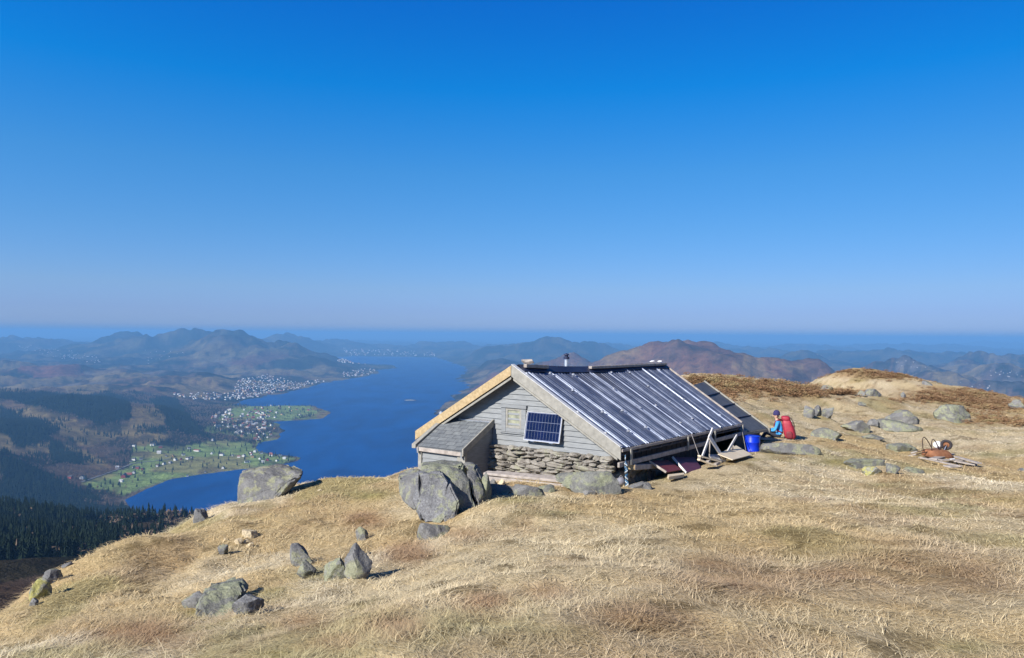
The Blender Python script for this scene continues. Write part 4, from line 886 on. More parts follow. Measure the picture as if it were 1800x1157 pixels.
# ------------------------------------------------------------------ wheelbarrow and plank pile
def near_pt(px, py, guess): return U(px, py, near_hit(px, py, guess))
wb0 = near_pt(1648, 806, 20.5); wd = wb0.y; t = thing('wheelbarrow', tuple(wb0), 'rusty wheelbarrow lying upside down with its wheel in the air', 'wheelbarrow')
def WB(px, py, dd=0.0): return U(px, py, wd+dd)
tx = Vector((0.96, 0.28, 0)); ty = Vector((-0.28, 0.96, 0)); k_ = wd/F
c_ = WB(1647, 801, 0.28); V = []; ns, nr = 28, 9
for j in range(nr):
    f_ = j/(nr-1)
    for i in range(ns):
        a = 2*math.pi*i/ns; ca, sa = math.cos(a), math.sin(a); sup = (abs(ca)**3+abs(sa)**3)**(-1/3)
        rr_ = 1-0.45*f_**1.6; h_ = 0.235*math.sin(f_*math.pi/2)**0.9
        V.append(c_+tx*(ca*sup*0.46*rr_-0.10*f_+0.03)+ty*(sa*sup*0.31*rr_)+ZV*(h_-0.04-0.05*(ca*(1-f_))))
mb = MB(); fs = [(j*ns+i, j*ns+(i+1) % ns, (j+1)*ns+(i+1) % ns, (j+1)*ns+i) for j in range(nr-1) for i in range(ns)]+[tuple(range((nr-1)*ns, nr*ns))]
mb.add(V, fs); tub = mb.build('tub', m_rust, t, smooth=True); md = tub.modifiers.new('thickness', 'SOLIDIFY'); md.thickness = 0.006
mb = MB(); mb.tube([V[i] for i in list(range(ns))+[0]], 0.012, 6); mb.build('rim', m_rust, tub, smooth=True)
def hoop(p0, p1, p2, p3):
    pts = []
    q = [Vector(p) for p in (p0, p1, p2, p3)]
    for i in range(17):
        f_ = i/16; pts.append(q[0]*(1-f_)**3+q[1]*3*f_*(1-f_)**2+q[2]*3*f_*f_*(1-f_)+q[3]*f_**3)
    mb = MB(); mb.tube(pts, 0.014, 8); return mb.build('leg', m_darkmetal, t, smooth=True)
hoop(WB(1623, 793, 0.15), WB(1618, 760, 0.15), WB(1626, 763, 0.2), WB(1638, 789, 0.45))
hoop(WB(1638, 792, 0.05), WB(1635, 765, 0.05), WB(1643, 768, 0.1), WB(1651, 791, 0.35))
mb = MB()
mb.tube([WB(1600, 801, 0.05), WB(1622, 796, 0.1), WB(1650, 791, 0.15), WB(1663, 783, 0.22)], 0.015, 8); mb.build('frame_tube', m_darkmetal, t, smooth=True)
mb = MB(); mb.tube([WB(1606, 796, 0.55), WB(1626, 791, 0.5), WB(1652, 787, 0.45), WB(1664, 782, 0.36)], 0.015, 8); mb.build('frame_tube', m_darkmetal, t, smooth=True)
mb = MB(); mb.tube([WB(1597, 802, 0.05), WB(1610, 799, 0.06)], 0.026, 8); mb.build('handle_grip', m_oldwood, t)
mb = MB(); mb.tube([WB(1601, 797, 0.56), WB(1612, 794, 0.54)], 0.026, 8); mb.build('handle_grip', m_oldwood, t)
wc = WB(1663.5, 782, 0.28); ax = Vector((-0.50, -0.83, -0.15)).normalized(); M = Matrix.Translation(wc) @ ax.to_track_quat('Z', 'Y').to_matrix().to_4x4()
R0 = 10.3*k_
mb = MB(); n = 28
prof = [(R0-0.055+0.045*math.cos(a)*1.0+0.0, 0.045*math.sin(a)) for a in np.linspace(0, 2*math.pi, 13)[:-1]]
vs = [M @ Vector((r*math.cos(2*math.pi*k/n), r*math.sin(2*math.pi*k/n), z)) for r, z in prof for k in range(n)]; m_ = len(prof)
mb.add(vs, [(i*n+k, i*n+(k+1) % n, ((i+1) % m_)*n+(k+1) % n, ((i+1) % m_)*n+k) for i in range(m_) for k in range(n)]); wh = mb.build('wheel', m_rubber, t, smooth=True)
mb = MB(); mb.lathe([(R0-0.085, -0.02), (R0-0.085, 0.012), (0.04, 0.03), (0.03, 0.05), (0.005, 0.052)], 24, M); mb.build('rim', m_rust, wh)
mb = MB(); mb.tube([M @ Vector((0, 0, -0.09)), M @ Vector((0, 0, 0.09))], 0.010, 8); mb.build('axle', m_alu, wh); mb = MB(); mb.tube([M @ Vector((0, 0, 0.07)), WB(1660, 791, 0.2)], 0.012, 6); mb.build('fork', m_alu, t)
me = rock_mesh(0.30, 0.26, 0.27, 301, 18, rough=0.2); me.materials.append(m_sack); o = link('sack', me); o.location = WB(1649, 782.5, 0.5); tag(o, 'crumpled white sack on the overturned wheelbarrow beside the wheel', 'sack')
PL = [((1616, 803), (1690, 823), 0.10, 0.0, m_oldwood, 'long thin grey plank lying lowest at the front of the plank pile'), ((1640, 808), (1672, 802), 0.22, 0.15, m_oldwood, 'short wide plank crossing the left of the plank pile'),
      ((1652, 812), (1693, 816), 0.16, 0.1, m_oldwood, 'grey plank in the middle of the plank pile'), ((1668, 808), (1716, 820), 0.17, 0.35, m_oldwood, 'plank reaching farthest right in the plank pile'), ((1664, 822), (1678, 825), 0.24, -0.1, m_oldwood, 'short broad board at the front foot of the plank pile'),
      ((1680, 806), (1722, 822), 0.14, 0.6, m_oldwood, 'rear plank along the back of the plank pile')]
for i, (a_, b_, w_, dd, mt, lb) in enumerate(PL):
    pa, pb = near_pt(a_[0], a_[1]+4, 20), near_pt(b_[0], b_[1]+1, 19.5)
    up = 0.05+0.035*(i % 3); mb = MB(); mb.bar(pa+ZV*up, pb+ZV*(up+0.01), w_, 0.035); tag(mb.build('plank', mt, bevel=0.005), lb, 'plank', 'planks in the pile by the wheelbarrow')
me = rock_mesh(0.16, 0.12, 0.07, 331, 12); me.materials.append(m_sack); o = link('stone', me); o.location = near_pt(1675, 818, 20)+ZV*0.16; tag(o, 'small white stone lying on the plank pile', 'stone')

# ------------------------------------------------------------------ the hiker
pp = U(1372, 773, 24.0); gzp = nz(pp.x, pp.y)
pz = U(1372, 771.5, 24.0).z
person = thing('person', (pp.x, pp.y, pz), 'seated hiker in blue jacket and dark hat with back turned, wearing a pack', 'person')
fd = Vector((-0.93, 0.36, 0)); sd_ = Vector((-0.36, -0.93, 0)); O_ = Vector((pp.x, pp.y, pz))
def J(f_, s_, z_): return O_+fd*f_+sd_*s_+ZV*z_
m_skin = simple('skin', (0.50, 0.29, 0.20), (0.56, 0.34, 0.24), 30, 0.6, bmp=0); m_jacket = simple('blue_jacket', (0.02, 0.20, 0.50), (0.045, 0.30, 0.62), 9, 0.7, bmp=0.4, bd=0.02)
m_trouser = simple('dark_trousers', (0.012, 0.013, 0.022), (0.03, 0.03, 0.045), 9, 0.8); m_hat = simple('navy_wool_hat', (0.02, 0.016, 0.075), (0.035, 0.028, 0.11), 60, 0.9); m_pack = simple('red_pack_cloth', (0.24, 0.012, 0.030), (0.36, 0.022, 0.042), 14, 0.6, bmp=0.4, bd=0.02)
m_packd = simple('dark_red_pack_cloth', (0.12, 0.008, 0.016), (0.18, 0.012, 0.022), 10, 0.6); m_boot = simple('dark_boot', (0.03, 0.022, 0.016), (0.07, 0.05, 0.035), 20, 0.7); m_hair = simple('brown_hair', (0.05, 0.03, 0.018), (0.10, 0.06, 0.035), 60, 0.7)
def skin_body():
    P_, Rr, E_s = [], [], []
    def nd(p, r, par=None):
        P_.append(p); Rr.append(r); i = len(P_)-1
        if par is not None: E_s.append((par, i))
        return i
    pel = nd(J(0, 0, 0.13), 0.135); wa = nd(J(0.015, 0, 0.26), 0.115, pel); chs = nd(J(0.06, 0, 0.42), 0.13, wa); up = nd(J(0.10, 0, 0.53), 0.10, chs)
    nk = nd(J(0.115, 0, 0.61), 0.052, up); nk2 = nd(J(0.125, 0, 0.66), 0.052, nk); hd = nd(J(0.14, 0, 0.735), 0.082, nk2); ht = nd(J(0.135, 0, 0.80), 0.080, hd); nd(J(0.125, 0, 0.86), 0.05, ht)
    for sg in (-1, 1):
        sh = nd(J(0.09, 0.17*sg, 0.52), 0.062, up); el = nd(J(0.17, 0.25*sg, 0.29), 0.047, sh); wr = nd(J(0.40, 0.16*sg, 0.26), 0.032, el); pa = nd(J(0.46, 0.15*sg, 0.25), 0.030, wr)
        for q in range(4):
            o = (q-1.5)*0.020; f1 = nd(J(0.515, 0.15*sg+o, 0.25), 0.0095, pa); f2 = nd(J(0.545-0.004*abs(q-1.2), 0.15*sg+o*1.05, 0.232), 0.0085, f1); nd(J(0.548-0.006*abs(q-1.2), 0.15*sg+o*1.05, 0.205), 0.0075, f2)
        th = nd(J(0.475, (0.15-0.040)*sg, 0.245), 0.011, pa); nd(J(0.50, (0.15-0.058)*sg, 0.235), 0.009, th)
        hp = nd(J(0.05, 0.10*sg, 0.11), 0.095, pel); kn = nd(J(0.45, 0.17*sg, 0.20), 0.066, hp); an = nd(J(0.62, 0.15*sg, -0.08), 0.042, kn); nd(J(0.74, 0.17*sg, -0.10), 0.036, an)
    me = bpy.data.meshes.new('body'); me.from_pydata([tuple(p) for p in P_], E_s, [])
    o = link('body_source', me); sk = o.modifiers.new('skin', 'SKIN'); ss = o.modifiers.new('sub', 'SUBSURF'); ss.levels = 2; ss.render_levels = 2
    for i, v in enumerate(me.skin_vertices[0].data): v.radius = (Rr[i], Rr[i]); v.use_root = (i == 0)
    dg = bpy.context.evaluated_depsgraph_get(); m2 = bpy.data.meshes.new_from_object(o.evaluated_get(dg)); bpy.data.objects.remove(o)
    m2.materials.clear()
    for m in (m_skin, m_jacket, m_trouser, m_boot): m2.materials.append(m)
    for p in m2.polygons:
        q = p.center-O_; f_, s_, z_ = q.dot(fd), q.dot(sd_), q.z; p.use_smooth = True
        if z_ > 0.60: k = 0
        elif f_ > 0.405 and z_ > 0.19 and abs(s_) < 0.21 and not (z_ < 0.235 and f_ < 0.46): k = 0 if f_ > 0.42 else 1
        elif f_ > 0.60 and z_ < -0.02: k = 3
        elif z_ < 0.16 or (f_ > 0.14 and z_ < 0.26 and abs(s_) < 0.235): k = 2
        else: k = 1
        p.material_index = k
    m2.name = 'body'; return link('body', m2, person)
skin_body()
hm = J(0.128, 0, 0.80); M = Matrix.Translation(hm)
mb = MB(); mb.lathe([(0.100, -0.02), (0.104, 0.0), (0.103, 0.04), (0.092, 0.085), (0.062, 0.115), (0.02, 0.128), (0.002, 0.13)], 20, M); hat = mb.build('hat', m_hat, person, smooth=True)
mb = MB(); mb.lathe([(0.102, -0.035), (0.109, -0.03), (0.109, 0.012), (0.103, 0.016)], 20, M); mb.build('brim', m_hat, hat, smooth=True)
mb = MB(); c_ = J(0.075, 0, 0.735)
for i in range(7): mb.tube([c_+sd_*(i-3)*0.02+ZV*0.05, c_+sd_*(i-3)*0.023-fd*0.01, c_+sd_*(i-3)*0.02-ZV*0.05], [0.016, 0.016, 0.006], 6)
mb.build('hair', m_hair, person, smooth=True)
mb = MB(); c_ = J(0.222, 0, 0.735); mb.tube([c_+ZV*0.03, c_+fd*0.012, c_+fd*0.022-ZV*0.02], [0.010, 0.013, 0.012], 8); mb.build('nose', m_skin, person, smooth=True)
for sg in (-1, 1): mb = MB(); mb.lathe([(0.005, -0.008), (0.02, -0.004), (0.026, 0.004), (0.018, 0.008)], 10, Matrix.Translation(J(0.13, 0.086*sg, 0.735)) @ (sd_*sg).to_track_quat('Z', 'Y').to_matrix().to_4x4()); mb.build('ear', m_skin, person, smooth=True)
# red backpack
pk = thing('backpack', tuple(J(-0.22, 0, 0.02)), 'large red hiking backpack worn by the seated hiker', 'backpack')
def rbox(c, hx, hy, hz, mat, name, p=4.0, taper=0.0, parent=None, lean=0.0):
    V = []; n, m = 24, 14
    for j in range(m+1):
        ph = -math.pi/2+math.pi*j/m; cz, sz = math.cos(ph), math.sin(ph); e = 2/p
        for i in range(n):
            a = 2*math.pi*i/n; sp = lambda v: math.copysign(abs(v)**e, v)
            zz_ = sp(sz)*hz; xx = sp(cz)*sp(math.cos(a))*hx*(1-taper*zz_/hz); yy = sp(cz)*sp(math.sin(a))*hy*(1-taper*zz_/hz)
            V.append(c+fd*(xx+lean*zz_)+sd_*yy+ZV*zz_)
    mb = MB(); mb.add(V, [(j*n+i, j*n+(i+1) % n, (j+1)*n+(i+1) % n, (j+1)*n+i) for j in range(m) for i in range(n)]); return mb.build(name, mat, parent, smooth=True)
rbox(J(-0.24, 0, 0.33), 0.17, 0.185, 0.33, m_pack, 'main_body', 3.6, 0.10, pk, 0.22)
lid = rbox(J(-0.155, 0, 0.67), 0.14, 0.16, 0.085, m_pack, 'lid', 3.0, 0.0, pk, 0.2)
rbox(J(-0.405, 0, 0.26), 0.045, 0.13, 0.20, m_packd, 'front_pocket', 3.2, 0.1, pk, 0.2)
for sg in (-1, 1):
    rbox(J(-0.27, 0.185*sg, 0.16), 0.10, 0.03, 0.12, m_packd, 'side_pocket', 3.0, 0.0, pk)
    mb = MB(); mb.tube([J(-0.05, 0.10*sg, 0.60), J(0.06, 0.115*sg, 0.625), J(0.16, 0.12*sg, 0.56), J(0.20, 0.13*sg, 0.42), J(0.08, 0.15*sg, 0.28), J(-0.08, 0.15*sg, 0.20)], 0.022, 8); mb.build('shoulder_strap', m_packd, pk, smooth=True)
mb = MB(); mb.bar(J(-0.345, 0.05, 0.60), J(-0.345, -0.02, 0.60), 0.02, 0.05); mb.build('buckle', m_sack, pk)
for s_ in (-0.08, 0.08): mb = MB(); mb.tube([J(-0.30, s_, 0.70), J(-0.385, s_, 0.55), J(-0.43, s_, 0.40)], 0.010, 6); mb.build('compression_strap', m_boot, pk)
mb = MB(); mb.slab([U(1330, 770, 23.2), U(1392, 773.5, 23.6), U(1392, 771.5, 24.4), U(1330, 768, 24.2)], ZV*-0.05); tag(mb.build('plank', m_oldwood), 'low dark plank the hiker sits on beside the rear roof', 'plank')

# ------------------------------------------------------------------ forest
m_spruce, nt, b = new_mat('spruce_needles'); n = noise_node(nt, 0.35, 4, 0.7, geo_pos(nt)); r = ramp(nt, [(0.3, (0.004, 0.009, 0.006)), (0.7, (0.018, 0.029, 0.014))]); nt.links.new(n.outputs[0], r.inputs[0]); nt.links.new(r.outputs[0], b.inputs['Base Color']); b.inputs['Roughness'].default_value = 0.9; b.inputs['Specular IOR Level'].default_value = 0.1
m_twig, nt, b = new_mat('bare_twigs'); n = noise_node(nt, 0.12, 4, 0.7, geo_pos(nt)); r = ramp(nt, [(0.3, (0.085, 0.060, 0.046)), (0.7, (0.20, 0.15, 0.105))]); nt.links.new(n.outputs[0], r.inputs[0]); nt.links.new(r.outputs[0], b.inputs['Base Color']); b.inputs['Roughness'].default_value = 1.0; b.inputs['Specular IOR Level'].default_value = 0.0
m_bark = simple('spruce_bark', (0.05, 0.035, 0.025), (0.09, 0.065, 0.05), 3, 0.9, bmp=0)
def spruce_arrays(tiers, pts, seed, ragged=0.35):
    """unit tree of height 1; tiers of star-shaped drooping skirts"""
    r_ = np.random.default_rng(seed); V = []; Fc = []
    for k in range(tiers):
        f_ = k/tiers; zt = 0.10+0.90*((k+1.75)/(tiers+0.75)); zb = 0.08+0.90*(k/(tiers+0.4)); R = 0.155*(1-f_)**0.85+0.012
        o = len(V); V.append((0, 0, min(zt, 1.0))); a0 = r_.uniform(0, 6.28)
        for i in range(pts*2):
            a = a0+math.pi*i/pts+r_.uniform(-0.1, 0.1); rr_ = R*(1 if i % 2 == 0 else 0.5)*r_.uniform(1-ragged, 1+ragged*0.6); V.append((rr_*math.cos(a), rr_*math.sin(a), zb+(0 if i % 2 == 0 else 0.03)+r_.uniform(-0.012, 0.012)))
        for i in range(pts*2): Fc.append((o, o+1+i, o+1+(i+1) % (pts*2)))
    return np.array(V), np.array(Fc)
def twig_arrays(n, seed, tw=0.075):
    r_ = np.random.default_rng(seed); V = []; Fc = []
    for k in range(n):
        d = r_.normal(0, 1, 3); d /= np.linalg.norm(d); c = np.array([0, 0, 0.60])+d*np.array([0.30, 0.30, 0.36])*r_.uniform(0.35, 1)
        u = r_.normal(0, 1, 3)*tw; w = r_.normal(0, 1, 3)*tw; w[2] = abs(w[2])*1.5; o = len(V); V += [c-u, c+u, c+w]; Fc.append((o, o+1, o+2))
    V += [(-0.012, 0, 0), (0.012, 0, 0), (0, 0, 0.6)]; Fc.append((len(V)-3, len(V)-2, len(V)-1))
    return np.array(V), np.array(Fc)
def scatter_mesh(name, protos, P_, Hs, Wd, mats, matidx=None):
    Vs, Fs = [], []; off = 0; rot = rng.uniform(0, 6.28, len(P_)); which = rng.integers(0, len(protos), len(P_))
    for w_, (V, Fc) in enumerate(protos):
        s_ = np.nonzero(which == w_)[0]
        if not len(s_): continue
        c, s = np.cos(rot[s_])[:, None], np.sin(rot[s_])[:, None]; h, wd_ = Hs[s_][:, None], (Hs*Wd)[s_][:, None]
        x = (V[None, :, 0]*c-V[None, :, 1]*s)*wd_+P_[s_, 0][:, None]; y = (V[None, :, 0]*s+V[None, :, 1]*c)*wd_+P_[s_, 1][:, None]; z = V[None, :, 2]*h+P_[s_, 2][:, None]
        Vs.append(np.stack([x, y, z], -1).reshape(-1, 3)); Fs.append((Fc[None]+(np.arange(len(s_))*len(V))[:, None, None]).reshape(-1, 3)+off); off += len(s_)*len(V)
    return np_mesh(name, np.concatenate(Vs), np.concatenate(Fs), mats)
def sample_land(n, t0, t1, d0, d1):
    t_ = rng.uniform(t0, t1, n); d_ = np.sqrt(rng.uniform(d0*d0, d1*d1, n)); return t_*d_, d_
NEARF = [(-120, 905), (60, 893), (210, 900), (300, 915), (322, 935), (240, 970), (180, 985), (60, 1012), (-120, 1040)]
x, y = sample_land(6200, -0.80, -0.36, 370, 790); z = zfar(x, y); px_, py_ = proj(x, y, z)
jn = fbm(x/60, y/60, 3, 301)
k = ((px_ < 345) & (y > 395+70*(jn-0.5)) & (px_ > -160)) & ~((jn > 0.60) & (px_ > 150)) ; x, y, z = x[k], y[k], z[k]; px_ = px_[k]
bare = (px_ > 250+60*rng.normal(0, 1, len(x))) | (rng.random(len(x)) < 0.05)
xs, ys, zs = x[~bare], y[~bare], z[~bare]
inview = np.array(proj(xs, ys, zs)[0]) > 5
order = np.argsort(np.where(inview, ys, 1e6)); first = order[:300]; rest = order[300:]
big = [spruce_arrays(10, 7, 401+i) for i in range(5)]
bigmesh = []
for i, (V, Fc) in enumerate(big):
    tr = MB(); tr.tube([(0, 0, -0.06), (0, 0, 0.5), (0, 0, 0.97)], [0.016, 0.010, 0.002], 6)
    f2 = [f[:3] for f in tr.f if len(f) == 4]+[(f[0], f[2], f[3]) for f in tr.f if len(f) == 4]
    bigmesh.append(np_mesh('spruce_tree', np.concatenate([V, np.array(tr.v)]), np.concatenate([Fc, np.array(f2)+len(V)]), [m_spruce, m_bark], mi=np.concatenate([np.zeros(len(Fc)), np.ones(len(f2))])))
LB = ['dark green spruce in the nearest forest below the grassy slope', 'tall dark spruce in the dense wood under the left slope edge']
for q, i in enumerate(first):
    o = bpy.data.objects.new('spruce_tree', bigmesh[q % 5]); COL.objects.link(o); h = rng.uniform(11, 20); w = h*rng.uniform(0.85, 1.25)
    o.location = (xs[i], ys[i], zs[i]); o.scale = (w, w, h); o.rotation_euler = (0, 0, rng.uniform(0, 6.28)); tag(o, LB[0], 'spruce', 'nearest spruces below the slope')
small = [spruce_arrays(5, 5, 431+i) for i in range(4)]
sx, sy, sz = [xs[rest]], [ys[rest]], [zs[rest]]
bxs, bys, bzs = [x[bare]], [y[bare]], [z[bare]]
x, y = sample_land(52000, -0.80, -0.22, 1400, 4200); z = zfar(x, y); px_, py_ = proj(x, y, z); sd = lake_sd(x, y)
ja = (fbm(x/90, y/90, 3, 201)-0.5)*np.clip(30000/y, 2, 26); jb = (fbm(x/90, y/90, 3, 211)-0.5)*np.clip(30000/y, 2, 14)
isp = np.zeros(len(x), bool); idry = isp.copy(); ifl = isp.copy()
for P_ in SPR_POLY: isp |= in_poly(px_+ja, py_+jb, P_)
for P_ in DRY_POLY: idry |= in_poly(px_+ja, py_+jb, P_)
for P_ in F_POLY: ifl |= in_poly(px_+ja, py_+jb, P_)
mixn = fbm(x/150, y/150, 4, 231); u_ = rng.random(len(x))
sel_s = (sd > 12) & (isp | ((mixn > 0.60) & ~idry & ~ifl & (u_ < 0.35)) | (ifl & (u_ < 0.035)) | (idry & (mixn > 0.54) & (u_ < 0.35)))
sel_b = (sd > 12) & ~sel_s & ((~idry & ~ifl & (u_ < 0.45)) | (idry & (u_ < 0.22)) | (ifl & (u_ < 0.06)))
sx.append(x[sel_s]); sy.append(y[sel_s]); sz.append(z[sel_s]); bxs.append(x[sel_b]); bys.append(y[sel_b]); bzs.append(z[sel_b])
cat_ = lambda l: np.concatenate(l)
P_ = np.stack([cat_(sx), cat_(sy), cat_(sz)], 1); Hs = rng.uniform(10, 19, len(P_))
tag(link('spruce_forest', scatter_mesh('spruce_forest', small, P_, Hs, rng.uniform(0.9, 1.5, len(P_)), m_spruce)), kind='stuff')
P_ = np.stack([cat_(bxs), cat_(bys), cat_(bzs)], 1); Hs = rng.uniform(6, 12, len(P_))
tag(link('bare_forest', scatter_mesh('bare_forest', [twig_arrays(26, 451+i) for i in range(3)], P_, Hs, rng.uniform(0.8, 1.3, len(P_)), m_twig)), kind='stuff')

# ------------------------------------------------------------------ heather on the plateau hills
m_heather, nt, b = new_mat('heather_twigs'); n = noise_node(nt, 0.8, 4, 0.7, geo_pos(nt)); r = ramp(nt, [(0.3, (0.17, 0.10, 0.06)), (0.5, (0.27, 0.165, 0.09)), (0.62, (0.33, 0.25, 0.13)), (0.8, (0.44, 0.35, 0.19))]); nt.links.new(n.outputs[0], r.inputs[0]); nt.links.new(r.outputs[0], b.inputs['Base Color']); b.inputs['Roughness'].default_value = 1.0; b.inputs['Specular IOR Level'].default_value = 0.0
hp_ = []
for (sx_, sy_, rx_, ry_, cnt, dg_) in [(1305, 682, 105, 20, 620, 42), (1225, 670, 40, 9, 160, 43), (1390, 690, 50, 11, 200, 48), (1580, 661, 100, 8, 320, 72), (1690, 694, 90, 12, 420, 66), (1745, 715, 60, 18, 380, 60), (1650, 704, 60, 8, 160, 58), (1480, 692, 45, 5, 110, 56), (1750, 741, 50, 5, 110, 42), (1500, 655, 50, 5, 90, 72), (1795, 745, 25, 6, 60, 38)]:
    for _ in range(cnt):
        a_ = rng.uniform(0, 6.28); q_ = abs(rng.normal(0, 0.62)); x_, y_ = sx_+rx_*q_*math.cos(a_), sy_+ry_*q_*math.sin(a_); d_ = near_hit(x_, y_, dg_, 0.6)
        p_ = U(x_, y_, 1.0); hp_.append((p_.x*d_, d_, nz(p_.x*d_, d_)-0.08))
hp_ = np.array(hp_); Hs = rng.uniform(0.12, 0.34, len(hp_))*(0.6+0.8*fbm(hp_[:, 0]/2.5, hp_[:, 1]/2.5, 3, 411))
tag(link('heather', scatter_mesh('heather', [twig_arrays(110, 471+i, 0.034) for i in range(4)], hp_, Hs, rng.uniform(2.2, 4.2, len(hp_)), m_heather)), kind='stuff')

# ------------------------------------------------------------------ houses by the fjord
def hmat(name, c): return simple(name, tuple(v*0.9 for v in c), c, 0.5, 0.8, bmp=0)
HW = {'white': hmat('white_house_paint', (0.58, 0.58, 0.56)), 'red': hmat('red_house_paint', (0.26, 0.04, 0.035)), 'ochre': hmat('ochre_house_paint', (0.45, 0.30, 0.13)), 'grey': hmat('grey_house_paint', (0.30, 0.30, 0.30))}
HRF = {'dark': hmat('dark_roof_tiles', (0.06, 0.06, 0.065)), 'tiled': hmat('red_roof_tiles', (0.24, 0.085, 0.06)), 'pale': hmat('pale_metal_roof', (0.45, 0.45, 0.46))}
m_win = hmat('dark_window', (0.03, 0.035, 0.045))
def house_parts(w, l, h, rh):
    a = MB(); a.hexa([(-w, -l, -2), (w, -l, -2), (w, l, -2), (-w, l, -2), (-w, -l, h), (w, -l, h), (w, l, h), (-w, l, h)])
    a.add([(-w, -l, h), (w, -l, h), (0, -l, h+rh), (-w, l, h), (w, l, h), (0, l, h+rh)], [(0, 1, 2), (4, 3, 5)])
    r = MB(); o = 0.4; k = rh/w
    for s_ in (-1, 1): r.slab([(0, -l-o, h+rh+0.1), (s_*(w+o), -l-o, h-o*k+0.1), (s_*(w+o), l+o, h-o*k+0.1), (0, l+o, h+rh+0.1)][::s_], (0, 0, 0.28))
    g = MB()
    for yy in (-0.55*l, 0.0, 0.55*l):
        for s_ in (-1, 1): g.box((s_*w, yy, h*0.55), (0.05, 0, 0), (0, 0.65, 0), (0, 0, 0.7))
    for s_ in (-1, 1): g.box((0, s_*l, h*0.6), (0.8, 0, 0), (0, 0.05, 0), (0, 0, 0.7))
    return a, r, g
HSH = {'house': (3.8, 5.5, 5.0, 2.6), 'barn': (5.5, 14.0, 5.5, 3.6), 'shed': (2.2, 3.2, 2.4, 1.3), 'long': (4.5, 11, 4.0, 2.2)}
HM = {}
def house(px, py, shape, wall, roof, label, group, sc=1.0, parts=True, pos=None, rz=None):
    p = pos or hit_far(px, py, 900)
    key = (shape, wall, roof, parts)
    if key not in HM:
        a, r, g = house_parts(*HSH[shape])
        if parts:
            ms = []
            for mb_, m, nm in ((a, HW[wall], 'wall'), (r, HRF[roof], 'roof'), (g, m_win, 'window_row')):
                o = mb_.build(nm, m); ms.append(o.data); bpy.data.objects.remove(o)
        else:
            nv = len(a.v); a.add(r.v, r.f, 1); o = a.build('village_house', [HW[wall], HRF[roof]]); ms = o.data; bpy.data.objects.remove(o)
        HM[key] = ms
    rz = rng.uniform(-0.6, 0.6)+(0 if rng.random() < 0.5 else 1.57) if rz is None else rz
    if parts:
        t = bpy.data.objects.new({'barn': 'barn', 'shed': 'shed'}.get(shape, 'farmhouse'), None); COL.objects.link(t)
        for nm, m in zip(('wall', 'roof'), HM[key][:2]): c = bpy.data.objects.new(nm, m); COL.objects.link(c); c.parent = t
    else:
        t = bpy.data.objects.new('village_house', HM[key]); COL.objects.link(t)
    t.location = p; t.rotation_euler = (0, 0, rz); t.scale = (sc, sc, sc)
    return tag(t, label, 'barn' if shape == 'barn' else ('shed' if shape == 'shed' else 'house'), group)
FG = 'farm buildings on the green shore'
def z3(x, y): return x/3.99, 560+y/3.99
